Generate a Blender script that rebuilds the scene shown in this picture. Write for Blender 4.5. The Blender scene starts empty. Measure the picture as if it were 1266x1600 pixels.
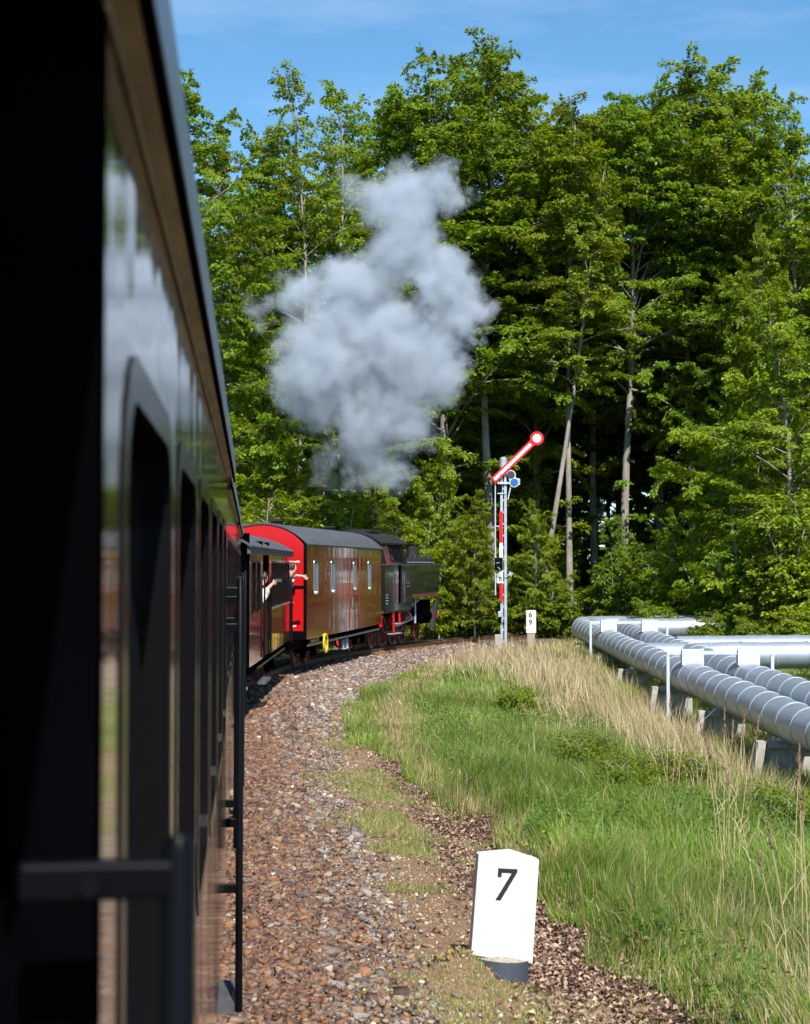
import bpy, bmesh, math, random
import numpy as np
from mathutils import Vector, Matrix

R = math.radians
random.seed(7)
rng = np.random.default_rng(7)
scene = bpy.context.scene
COL = scene.collection

# ------------------------------------------------------------------ camera
CAMZ = 2.7
FPX, PW, PH, HORIZON = 2400.0, 1266.0, 1600.0, 885.0
cam_data = bpy.data.cameras.new("camera")
cam = bpy.data.objects.new("camera", cam_data)
COL.objects.link(cam)
cam_data.sensor_fit = 'VERTICAL'
cam_data.sensor_height = 36.0
cam_data.lens = 36.0 * FPX / PH
cam_data.clip_start = 0.05
cam_data.clip_end = 3000.0
cam.location = (0, 0, CAMZ)
cam.rotation_euler = (R(90) + math.atan((HORIZON - PH / 2) / FPX), 0, 0)
cam_data.dof.use_dof = True
cam_data.dof.focus_distance = 42.0
cam_data.dof.aperture_fstop = 6.3
scene.camera = cam

# ------------------------------------------------------------------ sky and sun
SUN_EL, SUN_AZ = R(48), R(14)            # sun stands behind the camera, a little to its right
world = bpy.data.worlds.new("World")
scene.world = world
world.use_nodes = True
wn, wl = world.node_tree.nodes, world.node_tree.links
wn.clear()
w_out = wn.new('ShaderNodeOutputWorld')
w_bg = wn.new('ShaderNodeBackground')
w_sky = wn.new('ShaderNodeTexSky')
w_sky.sky_type = 'NISHITA'
w_sky.sun_disc = False
w_sky.sun_elevation = SUN_EL
w_sky.sun_rotation = R(180) - SUN_AZ
w_sky.altitude = 5000
w_sky.air_density = 1.6
w_sky.dust_density = 0.0
w_sky.ozone_density = 6.0
w_bg.inputs['Strength'].default_value = 0.13
# thin cirrus over the whole sky
w_tc = wn.new('ShaderNodeTexCoord')
w_map = wn.new('ShaderNodeMapping')
w_map.inputs['Scale'].default_value = (1.4, 1.0, 7.0)
w_map.inputs['Rotation'].default_value = (0.25, 0.1, 0.3)
w_noise = wn.new('ShaderNodeTexNoise')
w_noise.inputs['Scale'].default_value = 2.2
w_noise.inputs['Detail'].default_value = 6
w_noise.inputs['Roughness'].default_value = 0.62
w_ramp = wn.new('ShaderNodeValToRGB')
w_ramp.color_ramp.elements[0].position = 0.48
w_ramp.color_ramp.elements[0].color = (0, 0, 0, 1)
w_ramp.color_ramp.elements[1].position = 0.85
w_ramp.color_ramp.elements[1].color = (0.22, 0.22, 0.22, 1)
w_mix = wn.new('ShaderNodeMixRGB')
w_mix.inputs[2].default_value = (7.0, 7.6, 8.4, 1)
wl.new(w_tc.outputs['Generated'], w_map.inputs['Vector'])
wl.new(w_map.outputs[0], w_noise.inputs['Vector'])
wl.new(w_noise.outputs[0], w_ramp.inputs[0])
wl.new(w_ramp.outputs[0], w_mix.inputs[0])
w_hs = wn.new('ShaderNodeHueSaturation'); w_hs.inputs['Saturation'].default_value = 1.06; w_hs.inputs['Hue'].default_value = 0.486
wl.new(w_sky.outputs[0], w_hs.inputs['Color']); wl.new(w_hs.outputs[0], w_mix.inputs[1])
wl.new(w_mix.outputs[0], w_bg.inputs[0])
wl.new(w_bg.outputs[0], w_out.inputs[0])

sun_data = bpy.data.lights.new("sun", 'SUN')
sun_data.energy = 5.0
sun_data.angle = R(0.53)
sun_data.color = (1.0, 0.955, 0.88)
sun = bpy.data.objects.new("sun", sun_data)
COL.objects.link(sun)
to_sun = Vector((math.sin(SUN_AZ) * math.cos(SUN_EL), -math.cos(SUN_AZ) * math.cos(SUN_EL), math.sin(SUN_EL)))
sun.rotation_euler = to_sun.to_track_quat('Z', 'Y').to_euler()
sun.location = (10, -40, 60)

scene.view_settings.view_transform = 'Standard'
scene.view_settings.look = 'None'
scene.view_settings.exposure = 0.55
scene.view_settings.gamma = 1.0
scene.view_settings.use_curve_mapping = False
cy = scene.cycles
scene.render.engine = 'CYCLES'
cy.use_denoising = True
cy.use_adaptive_sampling = True
cy.adaptive_threshold = 0.03
cy.adaptive_min_samples = 16
cy.max_bounces = 5
cy.diffuse_bounces = 3
cy.glossy_bounces = 3
cy.transmission_bounces = 2
cy.transparent_max_bounces = 12
cy.volume_bounces = 2
cy.volume_step_rate = 1.0
cy.volume_max_steps = 200
cy.sample_clamp_indirect = 6.0

# ------------------------------------------------------------------ helpers
def px(x, y, d):
    """world point seen at photograph pixel (x, y) at distance d along the view"""
    return ((x - 633.0) / FPX * d, d, CAMZ + (HORIZON - y) / FPX * d)

def tag(o, label=None, cat=None, group=None, kind=None):
    if label: o['label'] = label
    if cat: o['category'] = cat
    if group: o['group'] = group
    if kind: o['kind'] = kind
    return o

def link(o, parent=None):
    COL.objects.link(o)
    if parent is not None: o.parent = parent
    return o

def empty(name, loc=(0, 0, 0), rz=0.0):
    o = bpy.data.objects.new(name, None)
    o.location = loc; o.rotation_euler = (0, 0, rz)
    return link(o)

def np_mesh(name, V, F, mat=None, smooth=False, col=None):
    """fast mesh from arrays: F is an (n,k) int array or a list of such arrays; col one colour per face"""
    me = bpy.data.meshes.new(name)
    Fs = F if isinstance(F, list) else [F]
    V = np.asarray(V, dtype=np.float32)
    loops = np.concatenate([np.asarray(f).ravel() for f in Fs]).astype(np.int32)
    tot = np.concatenate([np.full(len(f), np.asarray(f).shape[1]) for f in Fs]).astype(np.int32)
    start = np.concatenate([[0], np.cumsum(tot)[:-1]]).astype(np.int32)
    me.vertices.add(len(V)); me.vertices.foreach_set('co', V.ravel())
    me.loops.add(len(loops)); me.loops.foreach_set('vertex_index', loops)
    me.polygons.add(len(tot)); me.polygons.foreach_set('loop_start', start)
    me.polygons.foreach_set('loop_total', tot)
    if smooth: me.polygons.foreach_set('use_smooth', np.ones(len(tot), dtype=bool))
    if col is not None:
        a = me.attributes.new('col', 'FLOAT_COLOR', 'FACE')
        c = np.ones((len(tot), 4), dtype=np.float32); c[:, :3] = col
        a.data.foreach_set('color', c.ravel())
    me.update(calc_edges=True)
    if mat: me.materials.append(mat)
    return me

class MB:
    """collects shapes, builds them as one mesh object"""
    def __init__(s): s.v = []; s.f = []
    def add(s, vs, fs):
        n = len(s.v); s.v += [tuple(v) for v in vs]; s.f += [tuple(i + n for i in f) for f in fs]; return s
    def box(s, x0, x1, y0, y1, z0, z1):
        return s.add([(x0, y0, z0), (x1, y0, z0), (x1, y1, z0), (x0, y1, z0), (x0, y0, z1), (x1, y0, z1), (x1, y1, z1), (x0, y1, z1)],
                     [(0, 3, 2, 1), (4, 5, 6, 7), (0, 1, 5, 4), (1, 2, 6, 5), (2, 3, 7, 6), (3, 0, 4, 7)])
    def prism(s, poly, axis, a, b):
        """extrude a 2D polygon along an axis: 'x' (poly is y,z), 'y' (x,z), 'z' (x,y)"""
        n = len(poly)
        def P(p, t):
            return {'x': (t, p[0], p[1]), 'y': (p[0], t, p[1]), 'z': (p[0], p[1], t)}[axis]
        vs = [P(p, a) for p in poly] + [P(p, b) for p in poly]
        fs = [tuple(range(n))[::-1], tuple(range(n, 2 * n))]
        fs += [(i, (i + 1) % n, n + (i + 1) % n, n + i) for i in range(n)]
        return s.add(vs, fs)
    def tube(s, pts, r, seg=8, cap=True):
        pts = [Vector(p) for p in pts]
        rs = r if isinstance(r, (list, tuple)) else [r] * len(pts)
        n0 = len(s.v); up = None
        for i, p in enumerate(pts):
            t = (pts[min(i + 1, len(pts) - 1)] - pts[max(i - 1, 0)]).normalized()
            if up is None: up = t.orthogonal().normalized()
            else: up = (up - t * up.dot(t)).normalized()
            b = t.cross(up)
            for k in range(seg):
                a = 2 * math.pi * k / seg
                s.v.append(tuple(p + (up * math.cos(a) + b * math.sin(a)) * rs[i]))
        for i in range(len(pts) - 1):
            for k in range(seg):
                k2 = (k + 1) % seg
                s.f.append((n0 + i * seg + k, n0 + i * seg + k2, n0 + (i + 1) * seg + k2, n0 + (i + 1) * seg + k))
        if cap:
            s.f.append(tuple(n0 + k for k in range(seg))[::-1])
            s.f.append(tuple(n0 + (len(pts) - 1) * seg + k for k in range(seg)))
        return s
    def wall_x(s, x, inward, y0, y1, z0, z1, holes, depth):
        """a wall in the plane x with rectangular holes (y0,y1,z0,z1) whose reveals go `depth` inward (sign)"""
        ys = sorted({y0, y1} | {h[0] for h in holes} | {h[1] for h in holes})
        zs = sorted({z0, z1} | {h[2] for h in holes} | {h[3] for h in holes})
        for i in range(len(ys) - 1):
            for j in range(len(zs) - 1):
                cy_, cz_ = (ys[i] + ys[i + 1]) / 2, (zs[j] + zs[j + 1]) / 2
                if any(h[0] < cy_ < h[1] and h[2] < cz_ < h[3] for h in holes): continue
                q = [(x, ys[i], zs[j]), (x, ys[i + 1], zs[j]), (x, ys[i + 1], zs[j + 1]), (x, ys[i], zs[j + 1])]
                s.add(q, [(0, 1, 2, 3)])
        xi = x + inward * depth
        for a, b, c, d in holes:
            vs = [(x, a, c), (x, b, c), (x, b, d), (x, a, d), (xi, a, c), (xi, b, c), (xi, b, d), (xi, a, d)]
            s.add(vs, [(0, 4, 5, 1), (1, 5, 6, 2), (2, 6, 7, 3), (3, 7, 4, 0)])
        return s
    def build(s, name, mat, parent=None, smooth=False, bevel=0.0):
        me = bpy.data.meshes.new(name)
        me.from_pydata(s.v, [], s.f); me.update()
        bm = bmesh.new(); bm.from_mesh(me)
        bmesh.ops.recalc_face_normals(bm, faces=bm.faces)
        bm.to_mesh(me); bm.free()
        if smooth:
            me.polygons.foreach_set('use_smooth', np.ones(len(me.polygons), dtype=bool))
            me.set_sharp_from_angle(angle=R(40))
        me.materials.append(mat)
        o = bpy.data.objects.new(name, me)
        if bevel:
            m = o.modifiers.new('bevel', 'BEVEL'); m.width = bevel; m.segments = 2; m.limit_method = 'ANGLE'
        return link(o, parent)

def rounded_rect(cx, cz, w, h, r, n=5):
    pts = []
    for sx, sz, a0 in ((1, 1, 0), (-1, 1, 90), (-1, -1, 180), (1, -1, 270)):
        for k in range(n + 1):
            a = R(a0 + 90 * k / n)
            pts.append((cx + sx * (w / 2 - r) + r * math.cos(a), cz + sz * (h / 2 - r) + r * math.sin(a)))
    return pts

def ring_x(x0, x1, outer, inner):
    """frame in the y-z plane between two outlines of the same point count, from x0 to x1"""
    n = len(outer); m = MB()
    vs = [(x0, *p) for p in outer] + [(x0, *p) for p in inner] + [(x1, *p) for p in outer] + [(x1, *p) for p in inner]
    fs = []
    for i in range(n):
        j = (i + 1) % n
        fs += [(i, j, n + j, n + i), (2 * n + i, 3 * n + i, 3 * n + j, 2 * n + j), (i, 2 * n + i, 2 * n + j, j), (n + i, n + j, 3 * n + j, 3 * n + i)]
    return m.add(vs, fs)

def smooth_noise(x, y, seed=0):
    v = np.zeros_like(x)
    r = np.random.default_rng(seed)
    for k in range(6):
        f = 0.35 * 1.75 ** k; a = r.uniform(0, 6.28); p = r.uniform(0, 6.28)
        v = v + np.sin((x * math.cos(a) + y * math.sin(a)) * f * 2 + p + 1.3 * np.sin(y * f + p)) / (1.45 ** k)
    return v / 2.4

# ------------------------------------------------------------------ materials
def new_mat(name):
    m = bpy.data.materials.new(name); m.use_nodes = True
    return m, m.node_tree.nodes, m.node_tree.links, m.node_tree.nodes['Principled BSDF']

def mat(name, color, rough=0.6, metal=0.0, var=0.15, vscale=6.0, bump=0.0, bscale=40.0, coat=0.0, stretch=(1, 1, 1), spec=0.5, dirt=None, dirt_amt=0.4, dirt_scale=3.0):
    m, n, l, b = new_mat(name)
    tc = n.new('ShaderNodeTexCoord'); mp = n.new('ShaderNodeMapping'); mp.inputs['Scale'].default_value = stretch
    l.new(tc.outputs['Object'], mp.inputs['Vector'])
    nz = n.new('ShaderNodeTexNoise'); nz.inputs['Scale'].default_value = vscale; nz.inputs['Detail'].default_value = 5
    l.new(mp.outputs[0], nz.inputs['Vector'])
    rp = n.new('ShaderNodeValToRGB')
    c = np.array(color)
    rp.color_ramp.elements[0].position = 0.3; rp.color_ramp.elements[0].color = (*(c * (1 - var)), 1)
    rp.color_ramp.elements[1].position = 0.7; rp.color_ramp.elements[1].color = (*np.clip(c * (1 + var), 0, 1), 1)
    l.new(nz.outputs[0], rp.inputs[0])
    src = rp.outputs[0]
    if dirt is not None:
        n2 = n.new('ShaderNodeTexNoise'); n2.inputs['Scale'].default_value = dirt_scale; n2.inputs['Detail'].default_value = 8; n2.inputs['Roughness'].default_value = 0.7
        l.new(mp.outputs[0], n2.inputs['Vector'])
        r2 = n.new('ShaderNodeValToRGB'); r2.color_ramp.elements[0].position = 0.5; r2.color_ramp.elements[0].color = (0, 0, 0, 1)
        r2.color_ramp.elements[1].position = 0.72; r2.color_ramp.elements[1].color = (dirt_amt,) * 3 + (1,)
        l.new(n2.outputs[0], r2.inputs[0])
        mx = n.new('ShaderNodeMixRGB'); mx.inputs[2].default_value = (*dirt, 1)
        l.new(r2.outputs[0], mx.inputs[0]); l.new(src, mx.inputs[1]); src = mx.outputs[0]
    l.new(src, b.inputs['Base Color'])
    b.inputs['Roughness'].default_value = rough; b.inputs['Metallic'].default_value = metal
    b.inputs['Coat Weight'].default_value = coat; b.inputs['Coat Roughness'].default_value = 0.04
    b.inputs['Specular IOR Level'].default_value = spec
    if bump:
        nb = n.new('ShaderNodeTexNoise'); nb.inputs['Scale'].default_value = bscale; nb.inputs['Detail'].default_value = 3
        l.new(mp.outputs[0], nb.inputs['Vector'])
        bp = n.new('ShaderNodeBump'); bp.inputs['Strength'].default_value = 1.0; bp.inputs['Distance'].default_value = bump
        l.new(nb.outputs[0], bp.inputs['Height']); l.new(bp.outputs[0], b.inputs['Normal'])
        if coat: l.new(bp.outputs[0], b.inputs['Coat Normal'])
    return m

def attr_mat(name, rough=0.7, transl=0.0, spec=0.3, gain=1.0):
    """colour comes from the per-face attribute of the pieces"""
    m, n, l, b = new_mat(name)
    a = n.new('ShaderNodeAttribute'); a.attribute_name = 'col'
    b.inputs['Roughness'].default_value = rough; b.inputs['Specular IOR Level'].default_value = spec
    l.new(a.outputs['Color'], b.inputs['Base Color'])
    if transl:
        t = n.new('ShaderNodeBsdfTranslucent'); mx = n.new('ShaderNodeMixShader'); mx.inputs[0].default_value = transl
        g = n.new('ShaderNodeMixRGB'); g.blend_type = 'MULTIPLY'; g.inputs[0].default_value = 1; g.inputs[2].default_value = (1.25, 1.3, 0.6, 1)
        l.new(a.outputs['Color'], g.inputs[1]); l.new(g.outputs[0], t.inputs[0])
        l.new(b.outputs[0], mx.inputs[1]); l.new(t.outputs[0], mx.inputs[2])
        l.new(mx.outputs[0], n['Material Output'].inputs['Surface'])
    return m

def leaf_mat(name):
    """leaf colour from the face attribute, shifted a little from tree to tree"""
    m, n, l, b = new_mat(name)
    a = n.new('ShaderNodeAttribute'); a.attribute_name = 'col'
    oi = n.new('ShaderNodeObjectInfo')
    hs = n.new('ShaderNodeHueSaturation')
    m1 = n.new('ShaderNodeMapRange'); m1.inputs[3].default_value = 0.485; m1.inputs[4].default_value = 0.525
    m2 = n.new('ShaderNodeMapRange'); m2.inputs[3].default_value = 0.88; m2.inputs[4].default_value = 1.26
    mul = n.new('ShaderNodeMath'); mul.operation = 'MULTIPLY'; mul.inputs[1].default_value = 7.31
    fr = n.new('ShaderNodeMath'); fr.operation = 'FRACT'
    l.new(oi.outputs['Random'], m1.inputs[0]); l.new(oi.outputs['Random'], mul.inputs[0]); l.new(mul.outputs[0], fr.inputs[0]); l.new(fr.outputs[0], m2.inputs[0])
    l.new(m1.outputs[0], hs.inputs['Hue']); l.new(m2.outputs[0], hs.inputs['Value']); l.new(a.outputs['Color'], hs.inputs['Color'])
    l.new(hs.outputs[0], b.inputs['Base Color'])
    b.inputs['Roughness'].default_value = 0.42; b.inputs['Specular IOR Level'].default_value = 0.35
    t = n.new('ShaderNodeBsdfTranslucent'); mx = n.new('ShaderNodeMixShader'); mx.inputs[0].default_value = 0.45
    g = n.new('ShaderNodeMixRGB'); g.blend_type = 'MULTIPLY'; g.inputs[0].default_value = 1; g.inputs[2].default_value = (1.5, 1.35, 0.4, 1)
    l.new(hs.outputs[0], g.inputs[1]); l.new(g.outputs[0], t.inputs[0])
    l.new(b.outputs[0], mx.inputs[1]); l.new(t.outputs[0], mx.inputs[2])
    l.new(mx.outputs[0], n['Material Output'].inputs['Surface'])
    return m

M = {}
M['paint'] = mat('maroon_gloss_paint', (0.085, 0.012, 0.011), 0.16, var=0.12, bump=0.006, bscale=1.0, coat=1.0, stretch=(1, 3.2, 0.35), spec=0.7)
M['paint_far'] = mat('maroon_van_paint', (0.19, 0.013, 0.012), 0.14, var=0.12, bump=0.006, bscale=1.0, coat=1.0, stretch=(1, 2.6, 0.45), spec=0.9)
M['red'] = mat('bright_red_paint', (0.50, 0.003, 0.004), 0.4, var=0.05)
M['black'] = mat('black_paint', (0.003, 0.003, 0.004), 0.35, var=0.2, spec=0.1)
M['black_matt'] = mat('black_matt_with_shade', (0.0015, 0.0015, 0.002), 0.9, var=0.2, spec=0.0)  # black parts; kept near zero so coach end walls hold roof shade in colour
M['loco'] = mat('locomotive_black', (0.016, 0.017, 0.016), 0.16, var=0.25, bump=0.004, bscale=1.2, coat=0.8, stretch=(1, 2.2, 0.5))
M['sooty'] = mat('sooty_black', (0.022, 0.020, 0.022), 0.7, var=0.4, vscale=9, spec=0.3)
M['roof_near'] = mat('coach_roof_grey', (0.30, 0.33, 0.38), 0.42, var=0.12, vscale=3, dirt=(0.12, 0.11, 0.10))
M['roof'] = mat('grey_roof_felt', (0.075, 0.078, 0.088), 0.55, var=0.2, vscale=2.5, dirt=(0.12, 0.12, 0.125), dirt_amt=0.5, dirt_scale=1.2)
M['wood_trim'] = mat('wood_trim_with_bounce', (0.27, 0.18, 0.09), 0.55, spec=0.25, var=0.45, vscale=4, stretch=(6, 0.8, 6), dirt=(0.06, 0.04, 0.025), dirt_amt=0.7, dirt_scale=2.5)  # trim tone; its brown has the ballast's bounced light put into the colour
M['glass'] = mat('dark_window_glass', (0.012, 0.014, 0.016), 0.03, var=0.0, coat=0.5, bump=0.002, bscale=1.5, spec=0.6)
M['silver'] = mat('aluminium_frame', (0.55, 0.56, 0.58), 0.28, metal=0.9, var=0.08)
M['frame_dark'] = mat('dark_window_frame', (0.006, 0.006, 0.007), 0.16, var=0.1, spec=0.04, bump=0.002, bscale=3.0, stretch=(1, 3, .4))
M['steel'] = mat('grey_galvanised_steel', (0.42, 0.45, 0.50), 0.5, metal=0.3, var=0.15, vscale=8, dirt=(0.20, 0.19, 0.18), dirt_amt=0.35)
M['wheel'] = mat('rusty_brown_wheel', (0.13, 0.034, 0.026), 0.55, var=0.4, vscale=8)
M['rust'] = mat('rusty_rail', (0.12, 0.06, 0.035), 0.65, var=0.3, vscale=14)
M['railtop'] = mat('polished_rail_head', (0.55, 0.53, 0.52), 0.22, metal=1.0, var=0.1)
M['sleeper'] = mat('weathered_sleeper', (0.085, 0.062, 0.048), 0.85, var=0.4, vscale=12, bump=0.01)
M['white'] = mat('white_enamel', (0.82, 0.82, 0.81), 0.4, var=0.03)
M['signal_red'] = mat('signal_red_enamel', (0.62, 0.004, 0.006), 0.42, var=0.04)
M['pipe'] = mat('galvanised_cladding', (0.44, 0.48, 0.54), 0.42, metal=0.6, var=0.10, vscale=1.6, bump=0.004, bscale=5, dirt=(0.22, 0.22, 0.20), dirt_amt=0.35, dirt_scale=2.0)
M['pipe_frame'] = mat('pale_painted_steel', (0.50, 0.55, 0.61), 0.5, var=0.06, dirt=(0.3, 0.28, 0.25), dirt_amt=0.2)
M['concrete'] = mat('weathered_concrete', (0.40, 0.375, 0.33), 0.9, var=0.18, vscale=7, bump=0.01, bscale=60, dirt=(0.16, 0.15, 0.12), dirt_amt=0.5)
M['stone'] = mat('white_painted_stone', (0.68, 0.68, 0.665), 0.8, var=0.05, vscale=5, bump=0.004, bscale=35, dirt=(0.36, 0.34, 0.29), dirt_amt=0.45, dirt_scale=9)
M['numeral'] = mat('numeral_black', (0.018, 0.015, 0.018), 0.45, var=0.2)
M['mortar'] = mat('rough_mortar', (0.36, 0.32, 0.25), 0.95, var=0.35, vscale=40, bump=0.02, bscale=60)
M['yellow'] = mat('yellow_paint', (0.75, 0.50, 0.02), 0.45, var=0.05)
M['copper'] = mat('tan_leather_lagging', (0.33, 0.17, 0.06), 0.6, var=0.25)
M['lens_blue'] = mat('blue_lens', (0.01, 0.09, 0.32), 0.08, var=0.1, coat=0.6)
M['lens_red'] = mat('dark_red_lens', (0.05, 0.006, 0.010), 0.08, var=0.1, coat=0.6)
M['skin'] = mat('skin', (0.62, 0.36, 0.25), 0.55, var=0.06)
M['hair'] = mat('dark_brown_hair', (0.045, 0.025, 0.016), 0.5, var=0.4, vscale=30)
M['hair2'] = mat('brown_hair', (0.16, 0.085, 0.045), 0.5, var=0.3, vscale=30)
M['shirt'] = mat('white_cotton', (0.80, 0.80, 0.82), 0.9, var=0.03)
M['shirt_dark'] = mat('dark_cotton', (0.03, 0.03, 0.045), 0.9, var=0.2)
M['dark_red'] = mat('dark_red_matt', (0.02, 0.002, 0.002), 0.9, var=0.2, spec=0.05)
M['dark_steel'] = mat('dull_dark_steel', (0.10, 0.10, 0.105), 0.6, metal=0.3, var=0.3, vscale=12)
M['bark'] = mat('grey_beech_bark', (0.26, 0.23, 0.195), 0.9, var=0.35, vscale=2.2, bump=0.02, bscale=9, stretch=(1, 1, 0.45), dirt=(0.07, 0.065, 0.05), dirt_amt=0.75, dirt_scale=1.3)
M['leaf'] = leaf_mat('beech_leaf')
M['grass'] = attr_mat('grass_blade', 0.5, 0.35, 0.3)
M['dry'] = attr_mat('dry_grass_stalk', 0.7, 0.2, 0.25)
M['ballast'] = attr_mat('ballast_stone', 0.82, 0.0, 0.3)
M['litter'] = attr_mat('fallen_leaf', 0.8, 0.1, 0.2)

# ------------------------------------------------------------------ the line of the track
H0 = R(-5.75)
S0, RAD, HMAX = 25.2, 77.0, R(68)
ds = 0.25
S = np.arange(-40, 150, ds)
HD = np.where(S < S0, H0, np.minimum(H0 + (S - S0) / RAD, HMAX))
i0 = int(round(40 / ds))
dX, dY = np.sin(HD) * ds, np.cos(HD) * ds
CX = np.cumsum(dX); CY = np.cumsum(dY)
CX += -1.327 - CX[i0]; CY += 0.0 - CY[i0]
TZ = -0.014 * np.clip(S - 44, 0, 30)

def track_uv(x, y):
    """signed offset to the right of the track centre and the index of the nearest centre point"""
    x = np.asarray(x, dtype=np.float64).ravel(); y = np.asarray(y, dtype=np.float64).ravel()
    u = np.empty(len(x)); idx = np.empty(len(x), dtype=np.int64)
    st = 2
    for a in range(0, len(x), 20000):
        xx, yy = x[a:a + 20000, None], y[a:a + 20000, None]
        d2 = (xx - CX[None, ::st]) ** 2 + (yy - CY[None, ::st]) ** 2
        k = d2.argmin(1) * st
        u[a:a + 20000] = (x[a:a + 20000] - CX[k]) * np.cos(HD[k]) - (y[a:a + 20000] - CY[k]) * np.sin(HD[k])
        far = np.abs(u[a:a + 20000]) + 0.6 < np.sqrt(d2.min(1))
        sg = np.where(u[a:a + 20000] < 0, -1, 1)
        u[a:a + 20000] = np.where(far, sg * np.sqrt(d2.min(1)), u[a:a + 20000])
        idx[a:a + 20000] = k
    return u, idx

STX, STY = (785 - 633) / FPX * 12.25, 12.25      # where the kilometre stone stands
PROF_U = [-200, -12, -3.2, -2.6, -1.55, 1.55, 2.7, 3.4, 3.75, 4.1, 4.45, 4.8, 6.5, 8.6, 10.6, 15.0, 40]
PROF_Z = [-0.4, -0.45, -0.5, -0.46, -0.19, -0.19, -0.47, -0.56, -0.70, -0.80, -0.72, -0.56, -0.70, -0.98, -1.55, -1.6, -0.6]
PROF_Z2 = [-0.4, -0.45, -0.5, -0.46, -0.19, -0.19, -0.47, -0.50, -0.52, -0.54, -0.55, -0.56, -0.70, -0.98, -1.55, -1.6, -0.6]
def ground_z(x, y, u=None, idx=None, rough=True):
    shp = np.shape(x); x = np.asarray(x, float).ravel(); y = np.asarray(y, float).ravel()
    if u is None: u, idx = track_uv(x, y)
    dk = np.interp(y, [22, 30], [0, 1])
    z = np.interp(u, PROF_U, PROF_Z) * (1 - dk) + np.interp(u, PROF_U, PROF_Z2) * dk
    z = z + .22 * np.exp(-(((x - STX + .34) / .24) ** 2 + ((y - STY + .20) / .30) ** 2))
    soft = np.interp(y, [40, 56], [0, 1])
    z = z * (1 - soft * np.clip((u - 2.6) / 1.5, 0, 1)) + soft * np.clip((u - 2.6) / 1.5, 0, 1) * (-0.42)
    z = z + TZ[idx] * np.interp(np.abs(u), [0, 3, 12], [1, 0.8, 0.3])
    if rough:
        amp = np.interp(np.abs(u), [1.5, 2.8, 5, 30], [0.0, 0.02, 0.07, 0.25])
        z = z + amp * smooth_noise(x * 1.1, y * 1.1, 3)
    return z.reshape(shp)

# ------------------------------------------------------------------ ground sheet
def graded(a, b, fine0, fine1, step, grow=1.25):
    mid = list(np.arange(fine0, fine1 + 1e-6, step)); lo = []; hi = []
    x, s = fine0, step
    while x > a: s *= grow; x -= s; lo.append(max(x, a))
    x, s = fine1, step
    while x < b: s *= grow; x += s; hi.append(min(x, b))
    return np.array(lo[::-1] + mid + hi)
gx = graded(-700, 700, -6, 11, 0.14); gy = graded(-300, 1200, 6, 72, 0.22)
GX, GY = np.meshgrid(gx, gy)
gu, gi = track_uv(GX, GY)
GZ = ground_z(GX.ravel(), GY.ravel(), gu, gi)
nx, ny = len(gx), len(gy)
ii = np.arange(nx * ny).reshape(ny, nx)
quads = np.stack([ii[:-1, :-1].ravel(), ii[:-1, 1:].ravel(), ii[1:, 1:].ravel(), ii[1:, :-1].ravel()], 1)

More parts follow.
